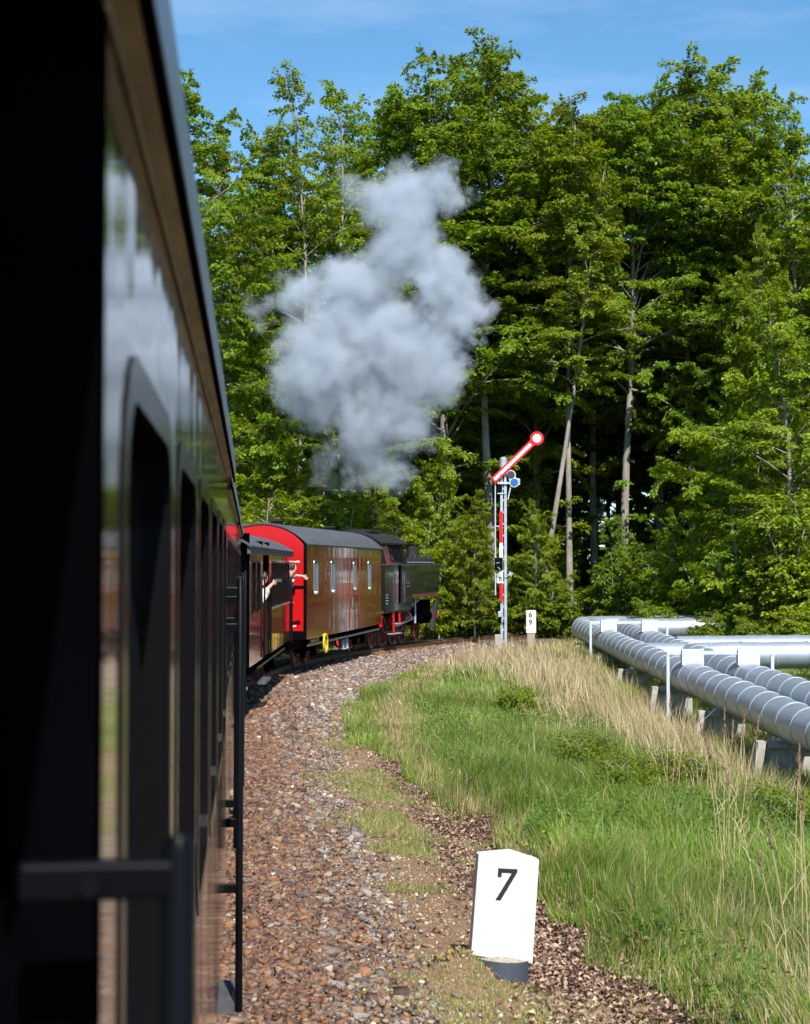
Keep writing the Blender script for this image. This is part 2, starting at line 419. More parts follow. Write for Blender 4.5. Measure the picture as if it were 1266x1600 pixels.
def ground_material():
    m, n, l, b = new_mat('earth_and_gravel')
    at = n.new('ShaderNodeAttribute'); at.attribute_name = 'u_off'
    tc = n.new('ShaderNodeTexCoord')
    def noise(scale, det=6, rough=0.6):
        z = n.new('ShaderNodeTexNoise'); z.inputs['Scale'].default_value = scale; z.inputs['Detail'].default_value = det; z.inputs['Roughness'].default_value = rough
        l.new(tc.outputs['Object'], z.inputs['Vector']); return z
    def ramp(src, stops):
        r = n.new('ShaderNodeValToRGB')
        while len(r.color_ramp.elements) < len(stops): r.color_ramp.elements.new(0.5)
        for e, (p, c) in zip(r.color_ramp.elements, stops): e.position = p; e.color = (*c, 1)
        l.new(src, r.inputs[0]); return r.outputs[0]
    fine = noise(32.0, 8, 0.75)
    gravel = ramp(fine.outputs[0], [(0.25, (0.035, 0.025, 0.02)), (0.5, (0.14, 0.095, 0.07)), (0.75, (0.26, 0.21, 0.17))])
    dirt = ramp(fine.outputs[0], [(0.3, (0.10, 0.06, 0.035)), (0.5, (0.24, 0.15, 0.085)), (0.72, (0.42, 0.32, 0.20))])
    leafy = ramp(noise(22.0, 8, 0.8).outputs[0], [(0.3, (0.045, 0.028, 0.02)), (0.52, (0.15, 0.095, 0.07)), (0.75, (0.30, 0.21, 0.16))])
    soil = ramp(noise(5.0, 8, 0.7).outputs[0], [(0.3, (0.025, 0.03, 0.012)), (0.55, (0.055, 0.065, 0.022)), (0.75, (0.12, 0.10, 0.05))])
    wob = noise(2.2, 5, 0.6)
    ad = n.new('ShaderNodeMath'); ad.operation = 'MULTIPLY_ADD'; ad.inputs[1].default_value = 1.1; ad.inputs[2].default_value = -0.55
    l.new(wob.outputs[0], ad.inputs[0])
    uu = n.new('ShaderNodeMath'); uu.operation = 'ADD'; l.new(at.outputs['Fac'], uu.inputs[0]); l.new(ad.outputs[0], uu.inputs[1])
    def step(a, c):
        r = n.new('ShaderNodeMapRange'); r.inputs[1].default_value = a; r.inputs[2].default_value = c; l.new(uu.outputs[0], r.inputs[0]); return r.outputs[0]
    def mix(f, a, c):
        x = n.new('ShaderNodeMixRGB'); l.new(f, x.inputs[0]); l.new(a, x.inputs[1]); l.new(c, x.inputs[2]); return x.outputs[0]
    c = mix(step(1.95, 2.4), gravel, dirt); c = mix(step(3.45, 3.75), c, leafy); c = mix(step(4.35, 4.75), c, soil); 
    left = n.new('ShaderNodeMapRange'); left.inputs[1].default_value = -2.4; left.inputs[2].default_value = -3.2; l.new(at.outputs['Fac'], left.inputs[0])
    c = mix(left.outputs[0], c, soil)
    l.new(c, b.inputs['Base Color']); b.inputs['Roughness'].default_value = 0.95; b.inputs['Specular IOR Level'].default_value = 0.2
    bp = n.new('ShaderNodeBump'); bp.inputs['Distance'].default_value = 0.03; bp.inputs['Strength'].default_value = 0.8
    l.new(fine.outputs[0], bp.inputs['Height']); l.new(bp.outputs[0], b.inputs['Normal'])
    return m
g_me = np_mesh('ground', np.stack([GX.ravel(), GY.ravel(), GZ], 1), quads, ground_material(), smooth=True)
ua = g_me.attributes.new('u_off', 'FLOAT', 'POINT'); ua.data.foreach_set('value', gu.astype(np.float32))
ground = tag(link(bpy.data.objects.new('ground', g_me)), kind='structure')

# ------------------------------------------------------------------ railway track
def offset_line(u, s0, s1, step=2):
    k0, k1 = int((s0 + 40) / ds), int((s1 + 40) / ds)
    k = np.arange(k0, k1, step)
    return [(CX[i] + u * math.cos(HD[i]), CY[i] - u * math.sin(HD[i]), TZ[i]) for i in k], [HD[i] for i in k]
track = tag(empty('railway_track', (0, 0, 0)), kind='structure')
for u in (-0.475, 0.475):
    pts, hd = offset_line(u, -20, 130)
    prof = [(-0.055, -0.15), (0.055, -0.15), (0.055, -0.135), (0.012, -0.12), (0.012, -0.035), (0.03, -0.028), (0.03, 0.0), (-0.03, 0.0), (-0.03, -0.028), (-0.012, -0.035), (-0.012, -0.12), (-0.055, -0.135)]
    n = len(prof); vs = []; fs = []
    for p, h in zip(pts, hd):
        for a, z in prof: vs.append((p[0] + a * math.cos(h), p[1] - a * math.sin(h), p[2] + z))
    for i in range(len(pts) - 1):
        for k in range(n):
            if k == 6: continue
            fs.append((i * n + k, i * n + (k + 1) % n, (i + 1) * n + (k + 1) % n, (i + 1) * n + k))
    rail = MB().add(vs, fs).build('rail', M['rust'], track)
    top = MB()
    tv = []
    for p, h in zip(pts, hd):
        for a in (-0.03, 0.03): tv.append((p[0] + a * math.cos(h), p[1] - a * math.sin(h), p[2]))
    top.add(tv, [(2 * i, 2 * i + 1, 2 * i + 3, 2 * i + 2) for i in range(len(pts) - 1)])
    top.build('rail_head', M['railtop'], rail)
sl = MB().box(-0.85, 0.85, -0.11, 0.11, -0.28, -0.152)
sl0 = None
for s in np.arange(24, 84, 0.65):
    i = int((s + 40) / ds)
    if sl0 is None: o = sl0 = sl.build('sleeper', M['sleeper'], track, bevel=0.012)
    else: o = link(sl0.copy(), track)
    o.location = (CX[i], CY[i], TZ[i]); o.rotation_euler = (0, 0, -HD[i] + random.uniform(-.02, .02))

# ------------------------------------------------------------------ ballast: broken stone lying loose on the bed
def icosa():
    t = (1 + 5 ** .5) / 2
    v = np.array([(-1, t, 0), (1, t, 0), (-1, -t, 0), (1, -t, 0), (0, -1, t), (0, 1, t), (0, -1, -t), (0, 1, -t), (t, 0, -1), (t, 0, 1), (-t, 0, -1), (-t, 0, 1)], float)
    f = np.array([(0, 11, 5), (0, 5, 1), (0, 1, 7), (0, 7, 10), (0, 10, 11), (1, 5, 9), (5, 11, 4), (11, 10, 2), (10, 7, 6), (7, 1, 8), (3, 9, 4), (3, 4, 2), (3, 2, 6), (3, 6, 8), (3, 8, 9), (4, 9, 5), (2, 4, 11), (6, 2, 10), (8, 6, 7), (9, 8, 1)])
    return v / np.linalg.norm(v[0]), f
OCT = (np.array([(1, 0, 0), (-1, 0, 0), (0, 1, 0), (0, -1, 0), (0, 0, 1), (0, 0, -1)], float),
       np.array([(0, 2, 4), (2, 1, 4), (1, 3, 4), (3, 0, 4), (2, 0, 5), (1, 2, 5), (3, 1, 5), (0, 3, 5)]))
CUBE = (np.array([(-1, -1, -1), (1, -1, -1), (1, 1, -1), (-1, 1, -1), (-1, -1, 1), (1, -1, 1), (1, 1, 1), (-1, 1, 1)], float) * .62,
        np.array([(0, 2, 1), (0, 3, 2), (4, 5, 6), (4, 6, 7), (0, 1, 5), (0, 5, 4), (1, 2, 6), (1, 6, 5), (2, 3, 7), (2, 7, 6), (3, 0, 4), (3, 4, 7)]))
def rot_mats(n, r, tilt=3.14):
    a = r.uniform(0, 2 * np.pi, n); b = r.uniform(-tilt, tilt, n); c = r.uniform(-tilt, tilt, n)
    ca, sa, cb, sb, cc, sc = np.cos(a), np.sin(a), np.cos(b), np.sin(b), np.cos(c), np.sin(c)
    z = np.zeros(n); o = np.ones(n)
    Rz = np.array([[ca, -sa, z], [sa, ca, z], [z, z, o]]).transpose(2, 0, 1)
    Rx = np.array([[o, z, z], [z, cb, -sb], [z, sb, cb]]).transpose(2, 0, 1)
    Ry = np.array([[cc, z, sc], [z, o, z], [-sc, z, cc]]).transpose(2, 0, 1)
    return Rz @ Rx @ Ry
def scatter_stones(base, pos, size, cols, r, squash=0.6, tilt=0.5):
    bv, bf = base; n = len(pos); k = len(bv)
    sc = np.stack([size * r.uniform(0.8, 1.25, n), size * r.uniform(0.55, 1.0, n), size * r.uniform(squash * .7, squash * 1.2, n)], 1)
    P = bv[None] * r.uniform(0.62, 1.25, (n, k, 1)) + r.uniform(-.26, .26, (n, k, 3))
    P = P * sc[:, None, :]
    P = np.einsum('nij,nkj->nki', rot_mats(n, r, tilt), P) + pos[:, None, :]
    F = bf[None] + (np.arange(n) * k)[:, None, None]
    shade = r.uniform(0.88, 1.12, (n, len(bf), 1))
    return P.reshape(-1, 3), F.reshape(-1, 3), np.clip((cols[:, None, :] * shade), 0, 1).reshape(-1, 3)
def along(u, s):
    i = np.clip(((s + 40) / ds).astype(int), 0, len(S) - 1)
    fr = s - S[i]
    return CX[i] + np.sin(HD[i]) * fr + u * np.cos(HD[i]), CY[i] + np.cos(HD[i]) * fr - u * np.sin(HD[i])
def stone_colors(n, u, r):
    pal = np.array([(0.14, 0.078, 0.055), (0.19, 0.108, 0.072), (0.10, 0.06, 0.05), (0.24, 0.125, 0.06), (0.23, 0.165, 0.12), (0.155, 0.11, 0.09)])
    grey = np.array([(0.19, 0.18, 0.17), (0.27, 0.25, 0.23), (0.14, 0.125, 0.12), (0.32, 0.28, 0.23), (0.20, 0.145, 0.115), (0.26, 0.17, 0.11)])
    w = np.clip((u - 1.75 + r.normal(0, .3, n)) / 0.85, 0.03, 0.85)
    pick = r.random(n) < w
    c = np.where(pick[:, None], grey[r.integers(0, 6, n)], pal[r.integers(0, 6, n)])
    c = c * r.uniform(0.70, 1.18, (n, 1)) * np.array([1.05, .98, .93])
    pale = r.random(n) < 0.006
    c[pale] = (0.58, 0.53, 0.45)
    return c
r = np.random.default_rng(11)
parts = []
for base, s0, s1, dens, sz in ((CUBE, 7.0, 17, 1150, 0.032), (CUBE, 17, 28, 720, 0.039), (OCT, 28, 46, 330, 0.062), (OCT, 46, 66, 190, 0.075)):
    n = int((s1 - s0) * 2.75 * dens)
    s = r.uniform(s0, s1, n); u = r.uniform(0.15, 2.95, n) + r.normal(0, .1, n)
    keep = r.random(n) > np.interp(u, [1.8, 2.3, 2.8], [0, .6, .97]) * np.interp(s, [26, 36], [1, .3]); s, u = s[keep], u[keep]
    if s0 > 40: u = np.where(r.random(len(u)) < .4, -u * 1.0, u)
    x, y = along(u, s); z = ground_z(x, y) + r.uniform(-0.005, 0.028, len(x))
    size = sz * r.lognormal(0, 0.32, len(x))
    lime = np.interp(y, [30, 42], [0, 0.9])
    parts.append(scatter_stones(base, np.stack([x, y, z], 1), size, stone_colors(len(x), u + lime * 1.0, r), r))
def merge(parts):
    V, F, C, o = [], [], [], 0
    for v, f, c in parts: V.append(v); F.append(f + o); C.append(c); o += len(v)
    return np.concatenate(V), np.concatenate(F), np.concatenate(C)
V, F, C = merge(parts)
ballast = tag(link(bpy.data.objects.new('track_ballast', np_mesh('track_ballast', V, F, M['ballast'], col=C))),
              'rust brown and grey broken stone ballast beside the train', 'ballast', kind='stuff')
# fine gravel strewn on the path between ballast and ditch
parts = []
n = 11000
s = 8 + 24 * r.random(n) ** 1.5; u = r.normal(2.8, .5, n)
x, y = along(u, s); z = ground_z(x, y) + .003
pal = np.array([(0.30, 0.17, 0.09), (0.45, 0.34, 0.22), (0.20, 0.12, 0.08), (0.55, 0.48, 0.38), (0.36, 0.20, 0.10), (0.16, 0.13, 0.12)])
parts.append(scatter_stones(OCT, np.stack([x, y, z], 1), 0.012 * r.lognormal(0, .45, n), pal[r.integers(0, 6, n)] * r.uniform(.8, 1.2, (n, 1)), r, 0.7, 1.5))
V, F, C = merge(parts)
tag(link(bpy.data.objects.new('fine_gravel', np_mesh('fine_gravel', V, F, M['ballast'], col=C))),
    'sandy orange grit strewn between ballast and leaf filled ditch', 'gravel', kind='stuff')

# ------------------------------------------------------------------ leaves, blades, stalks
def leaf_quads(pos, direc, normal, length, width, cols, fold=0.18):
    """one folded kite-shaped leaf per position: two triangles hinged on the midrib"""
    d = direc / np.linalg.norm(direc, axis=1, keepdims=True)
    sd = np.cross(normal, d); sd /= np.linalg.norm(sd, axis=1, keepdims=True) + 1e-9
    nn = np.cross(d, sd)
    L, W = length[:, None], width[:, None]
    base = pos; tip = pos + d * L - nn * L * 0.10
    a = pos + d * L * .45 + sd * W * .5 + nn * W * fold; b = pos + d * L * .45 - sd * W * .5 + nn * W * fold
    n = len(pos)
    V = np.stack([base, a, tip, b], 1).reshape(-1, 3)
    k = np.arange(n)[:, None] * 4
    F = np.concatenate([k + np.array([[0, 1, 2]]), k + np.array([[0, 2, 3]])], 1).reshape(-1, 3)
    return V, F, np.repeat(cols, 2, axis=0)

def blades(x, y, z, hgt, wid, cols, r, lean=0.35, wind=(-0.1, 0.0), bend=0.5):
    """grass blades of two segments: quad and tip"""
    n = len(x); a = r.uniform(0, 2 * np.pi, n)
    lx = np.cos(a) * lean * r.random(n) + wind[0] + .32 * smooth_noise(x * 2.6, y * 2.6, 41); ly = np.sin(a) * lean * r.random(n) + wind[1] + .32 * smooth_noise(x * 2.6, y * 2.6, 42)
    b = r.uniform(0, np.pi, n); wx, wy = np.cos(b) * wid / 2, np.sin(b) * wid / 2
    p0 = np.stack([x, y, z], 1)
    k = bend * r.random(n)
    p1 = p0 + np.stack([lx * hgt * .5, ly * hgt * .5, hgt * .55], 1)
    p2 = p0 + np.stack([lx * hgt * (1 + k), ly * hgt * (1 + k), hgt * (1 - .25 * k)], 1)
    w = np.stack([wx, wy, np.zeros(n)], 1)
    V = np.stack([p0 - w, p0 + w, p1 + w * .75, p1 - w * .75, p2], 1).reshape(-1, 3)
    q = np.arange(n)[:, None] * 5
    F = np.concatenate([q + np.array([[0, 1, 2]]), q + np.array([[0, 2, 3]]), q + np.array([[3, 2, 4]])], 1).reshape(-1, 3)
    return V, F, np.repeat(cols, 3, axis=0)

def in_view(x, y, pad=0.6):
    return (x < 0.266 * y + pad) & (x > -0.13 * y - 2)

# --- green grass
r = np.random.default_rng(21)
parts = []
def green_cols(n, x, y, r, dryness):
    g = np.array([(0.10, 0.185, 0.025), (0.14, 0.22, 0.03), (0.07, 0.15, 0.03), (0.18, 0.23, 0.035), (0.21, 0.24, 0.05)])
    d = np.array([(0.46, 0.36, 0.19), (0.34, 0.24, 0.12), (0.55, 0.45, 0.27)])
    c = 1.38 * g[r.integers(0, 5, n)] * (1 + 0.25 * smooth_noise(x * .8, y * .8, 5)[:, None])
    isd = r.random(n) < dryness
    c[isd] = d[r.integers(0, 3, isd.sum())]
    return np.clip(c * r.uniform(.75, 1.25, (n, 1)), 0, 1)
def grass_area(x0, x1, y0, y1, dens, h0, wid, ucond, dry, lean=.4, pad=.6):
    n = int((x1 - x0) * (y1 - y0) * dens)
    x = r.uniform(x0, x1, n); y = r.uniform(y0, y1, n)
    k = in_view(x, y, pad); x, y = x[k], y[k]
    u, i = track_uv(x, y)
    k = ucond(u, x, y); x, y, u, i = x[k], y[k], u[k], i[k]
    z = ground_z(x, y, u, i) - .01
    n = len(x)
    h = h0 * (0.65 + 0.35 * smooth_noise(x * .6, y * .6, 9)) * r.uniform(.45, 1.4, n) * (.85 + .45 * smooth_noise(x * 2.9, y * 2.9, 43))
    h = np.clip(h, .05, 1.2) * np.where(u < 4.4, np.interp(y, [22, 30], [1.0, .75]), np.interp(u, [4.4, 5.1], [.6, 1]))
    dd = np.clip(dry(u, x, y), 0, 1)
    parts.append(blades(x, y, z, h, wid * r.uniform(.7, 1.3, n), green_cols(n, x, y, r, dd), r, lean, (-.05, .02)))
edge = lambda u, x, y: u > np.interp(y, [21, 29], [4.42, 2.95]) + .25 * smooth_noise(x * 2, y * 2, 14)
def dryf(u, x, y):
    nz = smooth_noise(x * .55 + 3, y * .55, 31)
    d = 0.06 + 0.22 * np.clip(nz, 0, 1)
    d = d + 0.6 * np.exp(-((u - np.interp(y, [16, 26, 40], [4.6, 4.1, 3.9])) / .32) ** 2) * (y > 17) + 0.30 * np.clip((15 - y) / 5, 0, 1)
    d = d + 0.45 * ((x > 2.6 - (y - 40) * .02) & (x < 7) & (y > 30)) * np.clip((y - 28) / 8, 0, 1)
    return d
grass_area(0.5, 6, 8.3, 16, 1900, .34, .008, edge, dryf)
grass_area(0, 8, 16, 26, 1150, .36, .0105, edge, dryf)
grass_area(-2, 8.5, 26, 40, 560, .38, .016, edge, dryf)
grass_area(-1, 14, 40, 66, 230, .42, .025, lambda u, x, y: (u > 3.1 + .3 * smooth_noise(x * 2, y * 2, 14)) | (u < -2.8), dryf)
grass_area(6.5, 20, 24, 60, 110, .45, .022, lambda u, x, y: x > 6.5, lambda u, x, y: .35 + 0 * u)
grass_area(-12, 22, 60, 78, 70, .5, .03, lambda u, x, y: np.abs(u) > 2.5, lambda u, x, y: .35 + 0 * u)
grass_area(0.5, 6, 8.3, 17, 260, .62, .006, edge, lambda u, x, y: .32 + 0 * u, lean=.7)
grass_area(0, 8, 17, 30, 170, .62, .009, edge, lambda u, x, y: .10 + 0 * u, lean=.7)
grass_area(4.5, 8, 24, 44, 420, .75, .011, lambda u, x, y: u > 9.0, lambda u, x, y: .5 + 0 * u, lean=.5)
# low broad-leaved weeds among the grass
def weeds(x0, x1, y0, y1, n):
    x = r.uniform(x0, x1, n); y = r.uniform(y0, y1, n); k = in_view(x, y) & (smooth_noise(x * 1.1, y * 1.1, 61) > .15); x, y = x[k], y[k]
    u, i = track_uv(x, y); k = edge(u, x, y) & (u > 4.6); x, y, u, i = x[k], y[k], u[k], i[k]
    m_ = 14; n = len(x); X = np.repeat(x, m_) + r.normal(0, .09, n * m_); Y = np.repeat(y, m_) + r.normal(0, .09, n * m_); Z = np.repeat(ground_z(x, y, u, i), m_) + r.uniform(.06, .34, n * m_)
    a = r.uniform(0, 6.28, n * m_); dr_ = np.stack([np.cos(a), np.sin(a), r.normal(.1, .3, n * m_)], 1)
    nm_ = np.stack([r.normal(0, .4, n * m_), r.normal(-.3, .4, n * m_), np.ones(n * m_)], 1)
    c = np.array([(.085, .16, .02), (.12, .20, .022), (.06, .12, .02)])[r.integers(0, 3, n * m_)] * r.uniform(.8, 1.2, (n * m_, 1))
    parts.append(leaf_quads(np.stack([X, Y, Z], 1), dr_, nm_, r.uniform(.04, .085, n * m_), r.uniform(.022, .045, n * m_), c))
weeds(.5, 7, 9, 22, 1500); weeds(0, 8, 22, 36, 1500)
# short scattered tufts on the path
def tuft(u, x, y): return (u > 2.05) & (u < 4.5) & (smooth_noise(x * 1.7, y * 1.7, 77) + .35 * (y > 19) > .30 - .30 * (np.abs(u - 3.0) < .4))
grass_area(-3, 3, 9, 32, 2000, .10, .006, tuft, lambda u, x, y: .45 + 0 * u, lean=.9)
V, F, C = merge(parts)
tag(link(bpy.data.objects.new('meadow_grass', np_mesh('meadow_grass', V, F, M['grass'], col=C))),
    'lush green grass growing on the bank between ditch and pipeline', 'grass', kind='stuff')

# --- tall dry grass
parts = []
def dry_area(cx, cy_, sx, sy, n, h0, wid, lean=.25):
    x = r.normal(cx, sx, n); y = r.normal(cy_, sy, n)
    k = in_view(x, y, .8) & (y > 9); x, y = x[k], y[k]
    u, i = track_uv(x, y); k = (u > 3.0) & ((u > 4.6) | (y > 44)) & ~((x > 6.55) & (x < 9.3) & (y < 62)); x, y, u, i = x[k], y[k], u[k], i[k]
    k = smooth_noise(x * 1.3, y * .9, 51) > -.25 - .9 * r.random(len(x)) ** 2; x, y, u, i = x[k], y[k], u[k], i[k]
    n = len(x); z = ground_z(x, y, u, i)
    d = np.array([(0.60, 0.48, 0.29), (0.50, 0.38, 0.21), (0.68, 0.57, 0.38), (0.36, 0.26, 0.14)])
    parts.append(blades(x, y, z, h0 * r.uniform(.30, 1.2, n) * (.75 + .35 * smooth_noise(x * .9, y * .9, 52)), wid * r.uniform(.7, 1.4, n), np.clip(d[r.integers(0, 4, n)] * r.uniform(.8, 1.15, (n, 1)), 0, 1), r, lean * 1.7, (-.10, .0), .5))
dry_area(3.6, 52, 1.3, 4.5, 3400, .85, .014)
dry_area(4.6, 43, 1.1, 4.5, 3300, .95, .013)
dry_area(5.4, 36, .7, 3.2, 1700, 1.05, .011)
dry_area(5.2, 31, .45, 2.2, 1000, 1.1, .010)
dry_area(4.7, 26.5, .35, 1.0, 650, 1.05, .009)
dry_area(6.15, 33, .25, 5.0, 1500, 1.0, .011)
dry_area(7.0, 62, 2.5, 4, 2600, .7, .018)
dry_area(1.5, 50, .8, 3, 1200, .5, .013)
dry_area(4.6, 19.5, .5, 2.0, 260, .85, .006)
dry_area(3.6, 15.0, .5, 1.6, 260, .75, .005)
dry_area(2.9, 12.0, .3, 1.2, 220, .65, .004)
V, F, C = merge(parts)
tag(link(bpy.data.objects.new('dry_grass', np_mesh('dry_grass', V, F, M['dry'], col=C))),
    'tall straw coloured dry grass in front of the pipeline and signal', 'dry grass', kind='stuff')

# --- leaf litter in the ditch
n = 15000
s = 9 + 22 * r.random(n) ** 1.4; u = r.normal(4.02, .34, n)
x, y = along(u, s); z = ground_z(x, y) + r.uniform(.004, .03, n)
a = r.uniform(0, 2 * np.pi, n)
dr = np.stack([np.cos(a), np.sin(a), r.normal(0, .35, n)], 1)
nm = np.stack([r.normal(0, .45, n), r.normal(0, .45, n), np.ones(n)], 1)
pal = np.array([(0.24, 0.155, 0.12), (0.32, 0.22, 0.165), (0.15, 0.09, 0.07), (0.40, 0.29, 0.21), (0.20, 0.12, 0.085)])
V, F, C = leaf_quads(np.stack([x, y, z], 1), dr, nm, r.uniform(.04, .075, n), r.uniform(.025, .045, n), 1.3 * pal[r.integers(0, 5, n)] * r.uniform(.75, 1.2, (n, 1)), .5)
tag(link(bpy.data.objects.new('leaf_litter', np_mesh('leaf_litter', V, F, M['litter'], col=C))),
    'brown fallen beech leaves filling the shallow ditch', 'leaf litter', kind='stuff')

# ------------------------------------------------------------------ vehicles of the train
def place(name, near, far, z=0.0, half=1.2):
    """root Empty on the track centre under the near end of a vehicle whose right side runs from near to far (x, y)"""
    h = math.atan2(far[0] - near[0], far[1] - near[1])
    o = empty(name, (near[0] - half * math.cos(h), near[1] + half * math.sin(h), z), -h)
    return o

def wheel(parent, x, y, rad, mt, spokes=0, width=0.1, name='wheel'):
    n = 28
    o_ = [(y + rad * math.cos(2 * math.pi * k / n), rad + rad * math.sin(2 * math.pi * k / n)) for k in range(n)]
    i_ = [(y + rad * .84 * math.cos(2 * math.pi * k / n), rad + rad * .84 * math.sin(2 * math.pi * k / n)) for k in range(n)]
    m = ring_x(x - width, x, o_, i_)
    if spokes:
        for k in range(spokes):
            a = 2 * math.pi * k / spokes; c, s = math.cos(a), math.sin(a)
            w = .028
            q = [(y + c * .1 * rad - s * w, rad + s * .1 * rad + c * w), (y + c * .1 * rad + s * w, rad + s * .1 * rad - c * w),
                 (y + c * .86 * rad + s * w, rad + s * .86 * rad - c * w), (y + c * .86 * rad - s * w, rad + s * .86 * rad + c * w)]
            m.prism(q, 'x', x - width * .7, x - width * .3)
        m.prism([(y + .2 * rad * math.cos(2 * math.pi * k / 12), rad + .2 * rad * math.sin(2 * math.pi * k / 12)) for k in range(12)], 'x', x - width, x + .02)
    else:
        m.prism([(y + .86 * rad * math.cos(2 * math.pi * k / n), rad + .86 * rad * math.sin(2 * math.pi * k / n)) for k in range(n)], 'x', x - width * .75, x - width * .35)
        m.prism([(y + .25 * rad * math.cos(2 * math.pi * k / 12), rad + .25 * rad * math.sin(2 * math.pi * k / 12)) for k in range(12)], 'x', x - width, x + .03)
    return m.build(name, mt, parent, smooth=True)

def bogie(parent, y, x=0.62, wb=1.3, rad=0.36):
    m = MB().box(.66, .74, y - wb / 2 - .3, y + wb / 2 + .3, .38, .56).box(-.74, -.66, y - wb / 2 - .3, y + wb / 2 + .3, .38, .56).box(-.7, .7, y - .2, y + .2, .42, .66)
    for dy in (-wb / 2, wb / 2): m.box(.74, .86, y + dy - .13, y + dy + .13, .24, .50)
    b = m.build('bogie', M['black_matt'], parent, bevel=.01)
    for dy in (-wb / 2, wb / 2):
        for xx in (x, -x + .1): wheel(b, xx, y + dy, rad, M['wheel'])
    return b

def arc_roof(half, eave, crown, y0, y1, thick=0.05, n=14, lip=0.0):
    """solid curved roof shell from eave to eave"""
    rise = crown - eave; rad = (half * half + rise * rise) / (2 * rise); a = math.asin(min(1, half / rad)); cz = crown - rad
    top = [(rad * math.sin(-a + 2 * a * k / n), cz + rad * math.cos(-a + 2 * a * k / n)) for k in range(n + 1)]
    low = [(p[0] * .985, p[1] - thick) for p in top]
    m = MB()
    vs = [(p[0], y0, p[1]) for p in top] + [(p[0], y0, p[1]) for p in low] + [(p[0], y1, p[1]) for p in top] + [(p[0], y1, p[1]) for p in low]
    k = n + 1; fs = []
    for i in range(n):
        fs += [(i, i + 1, 2 * k + i + 1, 2 * k + i), (k + i, 3 * k + i, 3 * k + i + 1, k + i + 1), (i, k + i, k + i + 1, i + 1), (2 * k + i, 2 * k + i + 1, 3 * k + i + 1, 3 * k + i)]
    fs += [(0, 2 * k, 3 * k, k), (n, k + n, 3 * k + n, 2 * k + n)]
    return m.add(vs, fs)

def handrail(parent, y, z0, z1, xs=1.265, rad=0.02, brackets=(), bx0=1.17, bh=0.05, name='handrail'):
    m = MB().tube([(xs, y, z0), (xs, y, z1 - .01), (xs, y, z1)], [rad, rad, rad * .6], 10)
    o = m.build(name, M['black'], parent, smooth=True)
    for z in brackets:
        MB().box(bx0, xs, y - .012, y + .012, z - bh / 2, z + bh / 2).build('bracket', M['black'], o, bevel=.004)
    return o

def step(parent, y0, y1, z, x0=1.05, x1=1.25):
    s = MB().box(x0, x1, y0, y0 + .02, z - .06, z).box(x0, x1, y1 - .02, y1, z - .06, z).box(x1 - .015, x1, y0 + .02, y1 - .02, z - .06, z).build('step', M['dark_steel'], parent)
    g = MB()
    for k in range(int((y1 - y0 - .05) / .025)): g.box(x0, x1 - .016, y0 + .03 + k * .025, y0 + .036 + k * .025, z - .02, z - .003)
    for k in range(8): g.box(x0 + k * .025, x0 + k * .025 + .005, y0 + .021, y1 - .021, z - .018, z - .006)
    g.build('grating', M['dark_steel'], s)
    return s

def windows_on(parent, holes, x, frame_mat, pane_mat, fw=.05, proud=.014, rad=.10, split=None):
    for (a, b, c, d) in holes:
        o_ = rounded_rect((a + b) / 2, (c + d) / 2, b - a + 2 * fw, d - c + 2 * fw, rad)
        i_ = rounded_rect((a + b) / 2, (c + d) / 2, b - a - .02, d - c - .02, max(rad - fw, .02))
        w = ring_x(x - .0495, x + proud, o_, i_).build('window', frame_mat, parent, smooth=False)
        MB().box(x - .05, x - .042, a + .002, b - .002, c + .002, d - .002).build('pane', pane_mat, w)
        if split:
            MB().box(x - .04, x - .02, a + .012, b - .012, split - .02, split + .02).build('glazing_bar', frame_mat, w)

